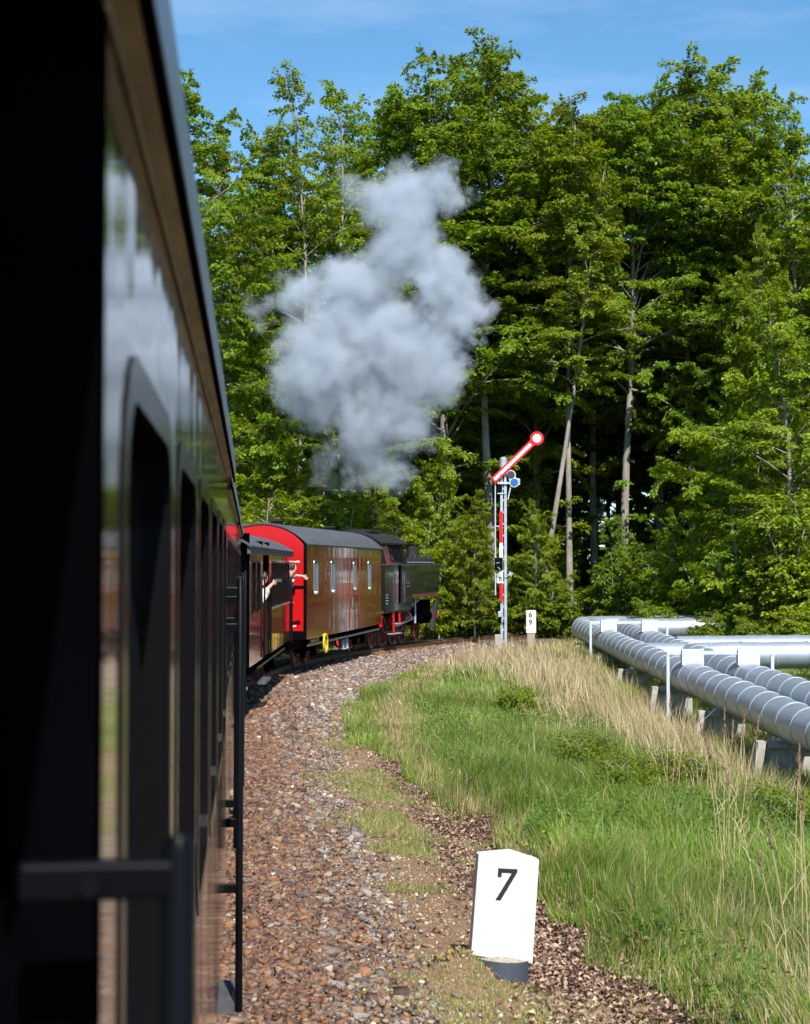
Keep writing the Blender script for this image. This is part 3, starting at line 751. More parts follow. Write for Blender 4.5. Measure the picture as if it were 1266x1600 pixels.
def coach(label, near, far, L, first=False):
    t = tag(place('passenger_coach', near, far), label, 'railway coach', 'dark varnished coaches at the rear of the train')
    holes = [(.22 + 1.13 * k, 1.10 + 1.13 * k, 1.86, 2.89) for k in range(6)]
    b = MB().wall_x(1.2, -1, 0, L, .92, 3.2, holes, .05)
    b.wall_x(-1.2, 1, 0, L, .92, 3.2, [], .05)
    b.box(-1.19, 1.19, .03, L - .03, .9, .94)
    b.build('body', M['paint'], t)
    MB().box(-1.2, 1.198, -.03, 0, .92, 3.3).build('end_wall', M['black_matt'], t)  # shade under the platform roof is put into this wall's near-black colour
    MB().box(-1.2, 1.198, L, L + .03, .92, 3.3).build('end_wall', M['black_matt'], t)
    MB().box(-1.0, 1.10, -.05, -.032, 1.0, 3.0).build('end_panel', M['dark_red'], t)
    windows_on(t, holes, 1.2, M['frame_dark'], M['glass'], fw=.04, proud=.003, rad=.16)
    MB().prism([(1.17, 3.189), (1.2005, 3.187), (1.226, 3.196), (1.226, 3.24), (1.17, 3.24)], 'y', -.03, L + .03).build('cornice', M['wood_trim'], t)
    MB().box(1.2005, 1.2055, -.03, L + .03, 3.176, 3.186).build('bead', M['wood_trim'], t, bevel=.002)
    MB().box(1.2265, 1.235, -.75, L + .75, 3.197, 3.226).build('gutter', M['black_matt'], t, bevel=.003)
    rf = arc_roof(1.240, 3.30, 3.78, -.75, L + .75, .03, 20)
    for sg_ in (1, -1): rf.add([(sg_ * 1.10, -.75, 3.243), (sg_ * 1.236, -.75, 3.228), (sg_ * 1.240, -.75, 3.30), (sg_ * 1.240, L + .75, 3.30), (sg_ * 1.236, L + .75, 3.228), (sg_ * 1.10, L + .75, 3.243)], [(1, 2, 3, 4), (0, 1, 4, 5)])
    r_ = rf.build('roof', M['roof_near'], t, smooth=True)
    for k in range(3):
        y = L * (k + .5) / 3
        MB().tube([(0, y, 3.72), (0, y, 3.9), (0, y, 3.92)], [.09, .09, .16], 12).build('ventilator', M['roof_near'], r_, smooth=True)
    MB().box(-1.05, 1.05, -.7, L + .7, .66, .90).build('underframe', M['black_matt'], t)
    for y0, y1 in ((-.70, -.031), (L + .031, L + .70)):
        MB().box(-1.1, 1.12, y0, y1, .902, .95).build('platform', M['black_matt'], t)
    bogie(t, 1.2); bogie(t, L - 1.2)
    if first:
        handrail(t, -.13, 1.0, 2.49, xs=1.272, rad=.0135, brackets=(2.457,), bx0=1.15, bh=.03)
        MB().tube([(1.205, -.150, 2.455), (1.205, -.142, 2.455)], .0085, 10).build('bolt', M['frame_dark'], t, smooth=True)
    else:
        handrail(t, -.14, .92, 2.42, xs=1.268, brackets=(2.35, 1.2))
    handrail(t, L + .12, .26, 2.60, xs=1.272, rad=.021, brackets=(2.56, 2.36, .93))
    handrail(t, L + .66, .92, 2.63, xs=1.268, rad=.02, brackets=(2.5, 1.2))
    step(t, L + .14, L + .62, .30)
    return t

def tline(yv, off=-0.127):
    return (off - math.tan(-H0) * yv, yv)
coach('nearest dark varnished coach, blurred, with black handrail bracket at left', tline(1.33), tline(8.4), 7.1, True)
coach('second coach from the camera, sliver beyond the tall black handrail', tline(9.92, -.15), tline(17.0, -.15), 7.1)
coach('third coach from the camera, squeezed against the low grey roofed carriage', (-2.02, 18.5), (-2.72, 25.5), 7.1)

# --- the low open-ended carriage
t = tag(place('low_carriage', (-2.80, 27.7), (-2.86, 38.5)), 'maroon carriage with low grey roof and six narrow windows beside the red van', 'railway coach')
LC = 10.7
holes = [(4.95 + .92 * k, 5.53 + .92 * k, 1.86, 2.78) for k in range(6)]
MB().wall_x(1.2, -1, 0, 2.75, .88, 3.0, [(.5, 1.1, 1.86, 2.78), (1.5, 2.1, 1.86, 2.78)], .05).build('rear_body', M['paint_far'], t)
windows_on(t, [(.5, 1.1, 1.86, 2.78), (1.5, 2.1, 1.86, 2.78)], 1.2, M['frame_dark'], M['glass'], .03, .012, .06)
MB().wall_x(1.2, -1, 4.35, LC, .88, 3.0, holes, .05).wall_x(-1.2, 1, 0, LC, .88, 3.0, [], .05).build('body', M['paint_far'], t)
windows_on(t, holes, 1.2, M['frame_dark'], M['glass'], .03, .012, .06)
for k in range(6): MB().box(1.205, 1.235, 4.92 + .92 * k, 5.56 + .92 * k, 1.80, 1.835).build('window_sill', M['silver'], t)
MB().box(-1.2, 1.198, -.03, -.001, .88, 3.3).build('end_wall', M['black_matt'], t)
MB().box(-1.19, .5, LC - .04, LC - .001, .88, 3.3).build('end_wall', M['black_matt'], t)
MB().box(-1.19, 1.19, 4.30, 4.349, .88, 3.2).build('partition', M['black_matt'], t)
MB().box(-1.19, 1.19, 2.751, 2.80, .88, 3.2).build('partition', M['black_matt'], t)
MB().box(-1.15, 1.15, .02, LC + .62, .84, .879).build('floor', M['black_matt'], t)
MB().box(1.17, 1.232, -.15, LC + .65, 2.93, 3.07).build('cornice', M['roof'], t)
arc_roof(1.26, 3.07, 3.47, -.2, LC + .7, .03, 20).build('roof', M['roof'], t, smooth=True)
MB().box(-1.0, 1.0, -.4, LC + .55, .62, .838).build('underframe', M['black_matt'], t)
MB().box(1.06, 1.09, 2.9, LC - .3, .66, .70).build('truss_rod', M['wood_trim'], t)
bogie(t, 1.6); bogie(t, LC - 1.6)
for yy in (2.80, 4.30): handrail(t, yy, .9, 2.5, 1.23, .02, (2.3, 1.2), 1.15)
MB().box(1.16, 1.185, 2.85, 4.25, .9, 1.98).build('gate', M['black'], t, bevel=.01)
MB().box(1.187, 1.21, 2.86, 2.98, .95, 1.9).build('gate_post', M['red'], t, bevel=.005)
handrail(t, LC + .05, .8, 2.45, 1.22, .02, (2.2, 1.3), 1.1)
handrail(t, LC + .6, .8, 2.35, 1.2, .02, (), 1.1)
MB().box(1.1, 1.19, LC + .05, LC + .6, 1.78, 1.82).build('gate_bar', M['black'], t)
step(t, 2.9, 4.2, .42); 
m = MB().box(.98, 1.2, -.42, -.28, .5, .56).box(1.02, 1.1, -.42, -.3, .32, .46).box(1.1, 1.16, -.42, -.3, .32, .38)
m.build('coupling_bracket', M['silver'], t, bevel=.01)
carriage = t

# --- the luggage van
LV = 11.15
t = tag(place('luggage_van', (-2.55, 40.0), (-0.79, 51.0)), 'glossy maroon luggage van with bright red end behind the locomotive', 'luggage van')
holes = [(.86, 1.34, 1.96, 2.86), (3.10, 3.60, 1.96, 2.86), (6.36, 6.74, 1.98, 2.84), (8.80, 9.24, 1.96, 2.86)]
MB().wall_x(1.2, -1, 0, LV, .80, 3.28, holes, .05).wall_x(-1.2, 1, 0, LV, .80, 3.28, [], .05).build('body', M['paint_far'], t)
windows_on(t, holes, 1.2, M['silver'], M['glass'], .022, .014, .10)
for y in (5.72, 7.35): MB().box(1.2005, 1.218, y - .015, y + .015, .86, 3.12).build('door_trim', M['paint_far'], t)
MB().box(1.2005, 1.218, 5.735, 7.335, 3.09, 3.12).build('door_trim', M['paint_far'], t)
MB().tube([(1.215, 5.95, 1.45), (1.25, 5.95, 1.5), (1.25, 5.95, 1.75), (1.215, 5.95, 1.8)], .014, 6).build('door_handle', M['silver'], t)
def end_poly(half, z0, eave, crown, n=16, inset=0.0):
    rise = crown - eave; rad = (half * half + rise * rise) / (2 * rise); a = math.asin(half / rad); cz = crown - rad
    return [(-half, z0), (half, z0)] + [((rad - inset) * math.sin(a - 2 * a * k / n), cz + (rad - inset) * math.cos(a - 2 * a * k / n)) for k in range(n + 1)]
for ya, yb in ((-.03, -.001), (LV + .001, LV + .03)):
    e = MB().prism(end_poly(1.12, 1.02, 3.27, 3.80), 'y', ya, yb).build('end_wall', M['red'], t)
for ya, yb in ((-.045, -.002), (LV + .002, LV + .045)):
    MB().box(1.12, 1.2, ya, yb, .80, 3.275).build('corner_post', M['black'], t)
    MB().box(-1.2, -1.12, ya, yb, .80, 3.275).build('corner_post', M['black'], t)
    MB().box(-1.119, 1.119, ya, yb, .80, 1.018).build('headstock', M['black'], t)
MB().box(-1.1, 1.118, -.06, -.032, 2.14, 2.20).build('end_bar', M['black'], t)
MB().box(.80, .90, -.10, -.061, 2.02, 2.13).build('lamp_socket', M['black'], t)
for y in (2.22, 4.55, 8.05, 10.1): MB().box(1.2005, 1.204, y - .02, y + .02, .82, 3.24).build('panel_seam', M['paint_far'], t)
# white lettering on the red end: too small to read, kept as short strokes at its size
def strokes(y, x0, x1, z, h, parent):
    m = MB(); x = x0; rr = random.Random(int(z * 100))
    while x < x1:
        w = rr.choice([.018, .026, .034]); m.box(x, x + w, y - .002, y, z, z + h * rr.choice([.7, .7, 1, .8])); x += w + .014
    return m.build('lettering', M['white'], parent)
strokes(-.0322, .50, .99, 2.80, .05, t); strokes(-.0322, .38, .93, 1.13, .042, t); strokes(-.0322, .45, .80, 1.065, .04, t)
arc_roof(1.26, 3.28, 3.84, -.06, LV + .06, .035, 24).build('roof', M['roof'], t, smooth=True)
for y in (1.7, 8.6):
    MB().box(-.12, .12, y - .12, y + .12, 3.83, 3.93).box(-.17, .17, y - .17, y + .17, 3.93, 3.97).build('roof_vent', M['sooty'], t)
MB().box(-1.1, 1.1, -.2, LV + .2, .55, .78).build('underframe', M['black_matt'], t)
MB().box(1.13, 1.165, .3, LV - .1, .60, .66).build('side_sill', M['dark_steel'], t)
MB().box(.9, 1.16, .5, 1.7, .665, .795).build('battery_box', M['black'], t)
for y in (.75, 1.0): MB().tube([(1.161, y, .73), (1.175, y, .73)], .035, 10).build('reflector', M['yellow'], t)
n = 24
o_ = [(2.25 + .27 * math.cos(2 * math.pi * k / n), .60 + .27 * math.sin(2 * math.pi * k / n)) for k in range(n)]
i_ = [(2.25 + .21 * math.cos(2 * math.pi * k / n), .60 + .21 * math.sin(2 * math.pi * k / n)) for k in range(n)]
hw = ring_x(1.2, 1.24, o_, i_)
for k in range(3):
    a = 2.1 * k; hw.tube([(1.22, 2.25, .6), (1.22, 2.25 + .22 * math.cos(a), .6 + .22 * math.sin(a))], .012, 5)
hw.build('brake_handwheel', M['yellow'], t)
n = 20
ring_x(1.16, 1.19, [(4.1 + .09 * math.cos(2 * math.pi * k / n), .5 + .09 * math.sin(2 * math.pi * k / n)) for k in range(n)], [(4.1 + .05 * math.cos(2 * math.pi * k / n), .5 + .05 * math.sin(2 * math.pi * k / n)) for k in range(n)]).build('valve_wheel', M['signal_red'], t)
for y in (5.4, 6.0): MB().box(1.02, 1.1, y, y + .05, .28, .55).build('step_hanger', M['steel'], t)
MB().box(.95, 1.14, 5.4, 6.05, .26, .28).build('footstep', M['steel'], t)
bogie(t, 1.9); bogie(t, LV - 1.9)
m = MB().tube([(0, -.05, .62), (0, -.5, .62)], .06, 10).prism([(-.28, .5), (.28, .5), (.28, .66), (-.28, .66)], 'y', -.56, -.5)
m.build('coupler', M['silver'], t)
MB().tube([(.55, -.05, .75), (.56, -.2, .55), (.5, -.4, .42), (.42, -.5, .5)], .025, 6).build('brake_hose', M['black_matt'], t)
van = t

# --- the steam locomotive
t = tag(place('steam_locomotive', (-0.69, 52.4), (1.28, 59.0), -.11, 1.2), 'black tank steam locomotive with red running gear at head of train', 'locomotive')
CABL, TANKL = 2.75, 7.0
# cab: straight lower side, upper side leaning in, curved roof
side = [(1.2, 1.28), (1.2, 2.85), (1.0, 3.62)]
cab = MB().wall_x(1.2, -1, 0, 3.3, 1.28, 2.85, [(1.62, 2.02, 1.5, 2.85)], .05)
cab.wall_x(-1.2, 1, 0, 3.3, 1.28, 2.85, [], .05)
cab.box(-1.19, 1.19, .001, .03, 1.28, 2.85)
cab.build('cab_side', M['loco'], t)
MB().box(1.10, 1.148, 1.6, 2.04, 1.3, 2.85).build('cab_door', M['black_matt'], t)
up = MB()
def lean(z): return 1.2 - (z - 2.85) * .26
wins = [(.95, 1.50, 3.0, 3.5), (1.62, 2.25, 3.0, 3.5)]
ys = [0.25, .95, 1.50, 1.62, 2.25, 2.75]; zs = [2.852, 3.0, 3.5, 3.66]
for i in range(5):
    for j in range(3):
        if j == 1 and i in (1, 3): continue
        for sgn in (1, -1):
            up.add([(sgn * lean(zs[j]), ys[i], zs[j]), (sgn * lean(zs[j]), ys[i + 1], zs[j]), (sgn * lean(zs[j + 1]), ys[i + 1], zs[j + 1]), (sgn * lean(zs[j + 1]), ys[i], zs[j + 1])], [(0, 1, 2, 3)])
up.add([(-1.2, .25, 2.852), (1.2, .25, 2.852), (lean(3.66), .25, 3.66), (-lean(3.66), .25, 3.66)], [(0, 1, 2, 3)])
up.add([(-1.2, 2.75, 2.852), (1.2, 2.75, 2.852), (lean(3.66), 2.75, 3.66), (-lean(3.66), 2.75, 3.66)], [(0, 1, 2, 3)])
up.build('cab_upper', M['loco'], t)
for (a, b, c, d) in wins:
    w = MB()
    for (p, q, zz0, zz1) in ((a - .02, a + .03, c, d), (b - .03, b + .02, c, d), (a + .03, b - .03, c - .02, c + .03), (a + .03, b - .03, d - .03, d + .02)):
        w.add([(lean(zz0) + .015, p, zz0), (lean(zz0) + .015, q, zz0), (lean(zz1) + .015, q, zz1), (lean(zz1) + .015, p, zz1),
               (lean(zz0) - .03, p, zz0), (lean(zz0) - .03, q, zz0), (lean(zz1) - .03, q, zz1), (lean(zz1) - .03, p, zz1)],
              [(0, 1, 2, 3), (7, 6, 5, 4), (0, 4, 5, 1), (1, 5, 6, 2), (2, 6, 7, 3), (3, 7, 4, 0)])
    wo = w.build('window', M['frame_dark'], t)
    MB().add([(lean(c) - .02, a, c), (lean(c) - .02, b, c), (lean(d) - .02, b, d), (lean(d) - .02, a, d)], [(0, 1, 2, 3)]).build('pane', M['glass'], wo)
MB().prism([(.35, 2.95), (.95, 2.95), (.95, 3.25), (.65, 3.5), (.35, 3.5)], 'y', .235, .249).build('rear_window', M['black_matt'], t)
MB().tube([(.35, .2, 3.62), (1.0, .2, 3.42)], .022, 6).build('rear_handrail', M['silver'], t)
arc_roof(1.12, 3.62, 4.02, -.05, 3.0, .06, 20).build('cab_roof', M['sooty'], t, smooth=True)
MB().box(-.5, .5, .6, 1.9, 4.00, 4.07).box(-.45, .45, .7, 1.8, 4.07, 4.10).build('roof_hatch', M['sooty'], t)
# bunker end with lamp
MB().box(-1.0, 1.0, -.02, 0, 1.3, 2.8).build('bunker_end', M['black_matt'], t)
lamp = MB().tube([(.8, -.03, 2.2), (.8, -.22, 2.2)], [.12, .14], 14).build('lamp', M['sooty'], t, smooth=True)
MB().box(.92, 1.06, -.10, -.03, 1.90, 2.02).build('marker', M['yellow'], t)
MB().tube([(1.02, -.05, 1.88), (1.02, -.05, 1.5), (.9, -.06, 1.36)], .012, 5).build('cable', M['steel'], t)
# tank
MB().prism([(2.76, 1.80), (TANKL - .1, 1.80), (TANKL, 1.9), (TANKL, 2.85), (2.76, 2.85)], 'x', .62, 1.199).build('side_tank', M['loco'], t, bevel=.02)
MB().prism([(2.76, 1.80), (TANKL - .1, 1.80), (TANKL, 1.9), (TANKL, 2.85), (2.76, 2.85)], 'x', -1.199, -.62).build('side_tank', M['loco'], t, bevel=.02)
MB().box(1.10, 1.215, 0, TANKL, 2.852, 2.885).build('tank_rim', M['dark_steel'], t)
MB().box(.55, 1.19, 3.31, TANKL - .1, 1.68, 1.795).build('tank_underside', M['wheel'], t)
# boiler, smokebox, dome, chimney, fittings
MB().tube([(0, 2.7, 2.35), (0, 7.3, 2.35)], .66, 28).build('boiler', M['sooty'], t, smooth=True)
MB().tube([(0, 6.9, 2.35), (0, 8.0, 2.35), (0, 8.12, 2.35)], [.68, .68, .5], 28).build('smokebox', M['sooty'], t, smooth=True)
MB().tube([(0, 7.4, 2.9), (0, 7.4, 3.2), (0, 7.4, 3.62), (0, 7.4, 3.66)], [.30, .22, .25, .30], 20).build('chimney', M['sooty'], t, smooth=True)
for y in (4.2, 5.5):
    MB().tube([(0, y, 2.9), (0, y, 3.2), (0, y, 3.34), (0, y, 3.40)], [.36, .34, .24, .05], 20).build('dome', M['sooty'], t, smooth=True)
gen = MB().tube([(.5, 3.05, 3.55), (.5, 3.25, 3.55)], [.30, .30], 18).tube([(.5, 3.25, 3.55), (.5, 3.5, 3.55)], [.2, .16], 14).box(.42, .58, 3.05, 3.4, 2.86, 3.3).build('turbo_generator', M['sooty'], t, smooth=True)
MB().tube([(.45, 2.85, 3.62), (.45, 3.04, 3.66)], .16, 12).build('lagging', M['copper'], t, smooth=True)
rr = random.Random(5)
for k in range(16):
    y = 3.3 + k * .225; z = 2.89
    if k % 3 == 0:
        MB().tube([(.9, y, z), (.9, y, z + .22), (.9, y + .06, z + .3)], [.06, .05, .09], 8).build('valve', M['sooty'], t)
    elif k % 3 == 1:
        MB().tube([(.75, y, z + .06), (.75, y + .5, z + .12), (.8, y + .7, z + .05)], .045, 7).build('steam_pipe', M['sooty'], t)
    else:
        MB().box(.70, 1.02, y - .1, y + .12, z, z + rr.uniform(.1, .26)).build('toolbox', M['sooty'], t, bevel=.02)
MB().tube([(1.08, 3.0, 2.96), (1.08, 6.8, 2.96)], .015, 6).build('tank_handrail', M['steel'], t)
# chassis, buffer beam, steps, wheels, rods, cylinder
MB().box(-.95, 1.12, -.10, -.021, .74, 1.14).build('buffer_beam', M['signal_red'], t, bevel=.01)
MB().box(-1.15, 1.16, -.1, 3.3, 1.2, 1.279).build('running_board', M['rust'], t)
MB().box(-.5, .5, 0, 8.2, .6, 1.2).build('frame', M['black_matt'], t)
for y, z0 in ((1.15, .48), (1.85, .82)):
    MB().add([(1.16, y - .08, z0), (1.16, y + .06, z0), (1.12, y + .16, 1.2), (1.12, y + .02, 1.2), (1.19, y - .08, z0), (1.19, y + .06, z0), (1.15, y + .16, 1.2), (1.15, y + .02, 1.2)],
             [(0, 3, 2, 1), (4, 5, 6, 7), (0, 1, 5, 4), (1, 2, 6, 5), (2, 3, 7, 6), (3, 0, 4, 7)]).build('step_hanger', M['signal_red'], t)
MB().box(.98, 1.2, 1.0, 2.05, .45, .479).build('footstep', M['steel'], t)
MB().box(.98, 1.2, 1.55, 2.15, .79, .819).build('footstep', M['steel'], t)
for y, rad in ((.35, .44), (1.55, .55), (2.75, .55), (3.95, .55), (5.9, .40)):
    wheel(t, .62, y, rad, M['wheel'], spokes=9, width=.13, name='wheel')
    wheel(t, -.49, y, rad, M['wheel'], spokes=9, width=.13, name='wheel')
MB().box(.64, .69, 1.5, 4.0, .44, .53).build('coupling_rod', M['wheel'], t)
MB().add([(.72, 2.7, .62), (.72, 5.3, .88), (.72, 5.3, .99), (.72, 2.7, .73), (.77, 2.7, .62), (.77, 5.3, .88), (.77, 5.3, .99), (.77, 2.7, .73)],
         [(0, 3, 2, 1), (4, 5, 6, 7), (0, 1, 5, 4), (1, 2, 6, 5), (2, 3, 7, 6), (3, 0, 4, 7)]).build('connecting_rod', M['steel'], t)
MB().tube([(.85, 4.0, 1.3), (.85, 5.4, 1.55)], .035, 6).build('valve_rod', M['steel'], t)
MB().tube([(.85, 4.9, .7), (.85, 4.9, 1.6)], .04, 6).build('valve_link', M['steel'], t)
MB().tube([(.9, 3.0, 1.0), (.9, 3.7, 1.0)], .17, 14).build('air_reservoir', M['wheel'], t, smooth=True)
MB().tube([(.80, 5.45, .95), (.80, 6.5, .95)], .26, 18).box(.6, 1.0, 5.55, 6.45, 1.12, 1.55).build('cylinder', M['black_matt'], t, smooth=True)
MB().add([(1.14, 6.35, .38), (1.14, 6.55, .48), (1.17, 7.1, 1.5), (1.17, 6.85, 1.5), (1.0, 6.35, .38), (1.0, 6.55, .48), (1.0, 7.1, 1.5), (1.0, 6.85, 1.5)],
         [(0, 3, 2, 1), (4, 5, 6, 7), (0, 1, 5, 4), (1, 2, 6, 5), (2, 3, 7, 6), (3, 0, 4, 7)]).build('front_step_plate', M['sooty'], t)
MB().box(-.8, .8, 8.2, 8.28, .8, 1.05).build('buffer_beam', M['signal_red'], t)
# cab plates and handrails
MB().box(1.2, 1.212, 2.5, 3.05, 2.08, 2.24).build('number_plate', M['black'], t)
MB().box(1.212, 1.215, 2.53, 3.02, 2.10, 2.115).box(1.212, 1.215, 2.53, 3.02, 2.205, 2.22).build('plate_rim', M['steel'], t)
for y in (1.35, 2.2): MB().tube([(1.2, y, 1.5), (1.25, y, 1.55), (1.25, y, 2.5), (1.2, y, 2.55)], .016, 6).build('cab_handrail', M['dark_steel'], t)
for k in range(4): MB().box(1.2, 1.203, .15, .15 + [.22, .26, .2, .24][k], 1.52 + .1 * k, 1.545 + .1 * k).build('lettering', M['pipe_frame'], t)
loco = t

# ------------------------------------------------------------------ people leaning out of the carriage
def skin_body(name, joints, edges, mt, parent=None, sub=2, root=0):
    """joints: list of (x, y, z, radius); one continuous surface grown over the edges"""
    me = bpy.data.meshes.new(name)
    me.from_pydata([j[:3] for j in joints], edges, [])
    o = bpy.data.objects.new(name, me); link(o, parent)
    bm = bmesh.new(); bm.from_mesh(me)
    lay = bm.verts.layers.skin.verify()
    for i, v in enumerate(bm.verts):
        v[lay].radius = (joints[i][3], joints[i][3]); v[lay].use_root = (i == root)
    bm.to_mesh(me); bm.free()
    mod = o.modifiers.new('skin', 'SKIN'); mod.use_smooth_shade = True
    ss = o.modifiers.new('sub', 'SUBSURF'); ss.levels = sub; ss.render_levels = sub
    me.materials.append(mt)
    return o
def person(label, P, elbow, wrist, hand_dir, face, shirt, hair, other_elbow, other_wrist, mw):
    """P: pelvis, shoulders' centre and head positions in carriage space; mw carriage matrix"""
    pel, sho, hd = [Vector(p) for p in P]
    fw = Vector(face).normalized(); side = fw.cross(Vector((0, 0, 1))).normalized()
    J, E = [], []
    def add(p, rad, frm=None):
        J.append((*p, rad)); k = len(J) - 1
        if frm is not None: E.append((frm, k))
        return k
    root = add(pel, .13); mid = add(pel.lerp(sho, .5), .125, root); ch = add(sho - Vector((0, 0, .08)), .13, mid)
    nk = add(sho + (hd - sho) * .35, .055, ch); h1 = add(hd - Vector((0, 0, .05)), .078, nk); h2 = add(hd + Vector((0, 0, .05)) - fw * .005, .092, h1); add(hd + Vector((0, 0, .11)), .06, h2)
    add(hd + fw * .10 - Vector((0, 0, .02)), .014, h1)
    arms = []
    for sgn, el, wr in ((1, elbow, wrist), (-1, other_elbow, other_wrist)):
        s_ = add(sho + side * .18 * sgn - Vector((0, 0, .04)), .062, ch)
        e_ = add(Vector(el), .046, s_); w_ = add(Vector(wr), .030, e_)
        d = (Vector(wr) - Vector(el)).normalized() if sgn == -1 else Vector(hand_dir).normalized()
        pl = add(Vector(wr) + d * .06, .030, w_)
        lat = d.cross(Vector((0, 0, 1))).normalized(); upv = lat.cross(d)
        for q, (off, ln) in enumerate(((.030, .062), (.011, .075), (-.010, .070), (-.030, .055))):
            f1 = add(Vector(wr) + d * .10 + upv * off, .0105, pl); add(Vector(wr) + d * (.10 + ln) + upv * off * 1.15 + lat * .025, .0085, f1)
        th = add(Vector(wr) + d * .055 + upv * .05, .0115, pl); add(Vector(wr) + d * .10 + upv * .075, .0095, th)
        arms.append((s_, e_))
    for sgn in (1, -1):
        hp = add(pel + side * .1 * sgn - Vector((0, 0, .08)), .10, root); kn = add(pel + side * .11 * sgn - Vector((0, 0, .5)) + fw * .05, .065, hp); add(Vector((pel.x, pel.y, .93)) + side * .11 * sgn, .045, kn)
    o = skin_body('person', J, E, M['skin'])
    # clothes over the body: shirt with a sleeve to the upper arm, trousers
    up = [(*pel, .15), (*pel.lerp(sho, .5), .145), (*(sho - Vector((0, 0, .08))), .15)]
    se = [(0, 1), (1, 2)]
    for k, (s_, e_) in enumerate(arms):
        a, b = Vector(J[s_][:3]), Vector(J[e_][:3])
        up.append((*a, .078)); up.append((*a.lerp(b, .75), .066)); n_ = len(up); se += [(2, n_ - 2), (n_ - 2, n_ - 1)]
    skin_body('shirt', up, se, shirt, o)
    tr = [(*(pel + Vector((0, 0, -.02))), .148)]; te = []
    for sgn in (1, -1):
        tr.append((*(pel + side * .1 * sgn - Vector((0, 0, .1))), .115)); tr.append((*(pel + side * .11 * sgn - Vector((0, 0, .5)) + fw * .05), .082)); tr.append((pel.x + side.x * .11 * sgn, pel.y + side.y * .11 * sgn, .96, .07))
        n_ = len(tr); te += [(0, n_ - 3), (n_ - 3, n_ - 2), (n_ - 2, n_ - 1)]
    skin_body('trousers', tr, te, M['shirt_dark'], o)
    hb = hd - fw * .03
    skin_body('hair', [(*(hb + Vector((0, 0, -.09)) - fw * .04), .06), (*(hb + Vector((0, 0, .03))), .10), (*(hb + Vector((0, 0, .12)) + fw * .02), .075), (*(hb + Vector((0, 0, .10)) + fw * .09), .03)], [(0, 1), (1, 2), (2, 3)], hair, o)
    for sgn in (1, -1):
        e = MB().tube([hd + fw * .085 + side * .033 * sgn + Vector((0, 0, .012)), hd + fw * .10 + side * .033 * sgn + Vector((0, 0, .012))], .012, 8)
        e.build('eye', M['hair'], o)
    MB().box(-.02, .02, -.004, .004, -.006, .006).build('mouth', M['lens_red'], o).location = hd + fw * .092 - Vector((0, 0, .06))
    o.matrix_world = mw
    tag(o, label, 'person')
    return o
bpy.context.view_layer.update()
cm = carriage.matrix_world.copy()
person('passenger in white shirt leaning from the carriage doorway, holding up a phone',
       [(.98, 3.25, 1.72), (1.05, 3.45, 2.22), (1.15, 3.62, 2.45)], (1.19, 3.72, 2.22), (1.29, 3.98, 2.34), (.3, 1, .2), (.35, 1, -.25), M['shirt'], M['hair'],
       (.95, 3.45, 1.92), (1.0, 3.7, 1.95), cm)
person('dark haired passenger resting one bare arm outside, in front of red van end',
       [(1.02, 10.95, 1.75), (1.10, 11.0, 2.36), (1.24, 11.05, 2.66)], (1.24, 11.2, 2.47), (1.45, 11.25, 2.46), (.8, .25, -.45), (.7, .7, -.05), M['shirt_dark'], M['hair'],
       (.95, 11.2, 2.0), (1.1, 11.35, 1.85), cm)
ph = MB().prism(rounded_rect(0, 0, .155, .08, .012, 3), 'y', -.005, .005).build('mobile_phone', M['black'])
MB().box(-.07, .07, -.0062, -.0055, -.034, .034).build('screen', M['glass'], ph)
MB().tube([(.055, .0055, .022), (.055, .0075, .022)], .008, 10).build('camera_lens', M['glass'], ph)
ph.matrix_world = cm @ Matrix.Translation((1.40, 4.13, 2.41)) @ Matrix.Rotation(R(8), 4, 'Z')
tag(ph, 'black phone held sideways in the hand of the white shirted passenger', 'phone')

# ------------------------------------------------------------------ pipeline
PR = 0.40
def sheet_mesh():
    n = 28; rings = [(0.0, PR), (0.93, PR * 1.004), (0.932, PR * 1.03), (0.95, PR * 1.042), (0.985, PR * 1.042), (1.0, PR * 1.025), (1.003, PR * .99)]
    vs = []; fs = []
    for y, rad in rings:
        for k in range(n):
            a = 2 * math.pi * k / n + R(195); q = rad * (1 + .016 * k / n); vs.append((q * math.cos(a), y, q * math.sin(a)))
    for i in range(len(rings) - 1):
        for k in range(n): fs.append((i * n + k, i * n + (k + 1) % n, (i + 1) * n + (k + 1) % n, (i + 1) * n + k))
    fs.append(tuple(range(n))); fs.append(tuple((len(rings) - 1) * n + k for k in range(n))[::-1])
    me = bpy.data.meshes.new('cladding_sheet'); me.from_pydata(vs, [], fs); me.update()
    me.polygons.foreach_set('use_smooth', np.ones(len(me.polygons), dtype=bool)); me.set_sharp_from_angle(angle=R(35))
    me.materials.append(M['pipe']); return me
SHEET = sheet_mesh()
def overlap_strip():
    m = MB()
    for k in range(5):
        a0, a1 = R(-18 + k * 3), R(-18 + (k + 1) * 3)
        r1, r0 = PR * 1.022, PR * 1.0
        m.add([(r1 * math.cos(a0), .05, r1 * math.sin(a0)), (r1 * math.cos(a1), .05, r1 * math.sin(a1)), (r1 * math.cos(a1), .9, r1 * math.sin(a1)), (r1 * math.cos(a0), .9, r1 * math.sin(a0))], [(0, 1, 2, 3)])
    return m
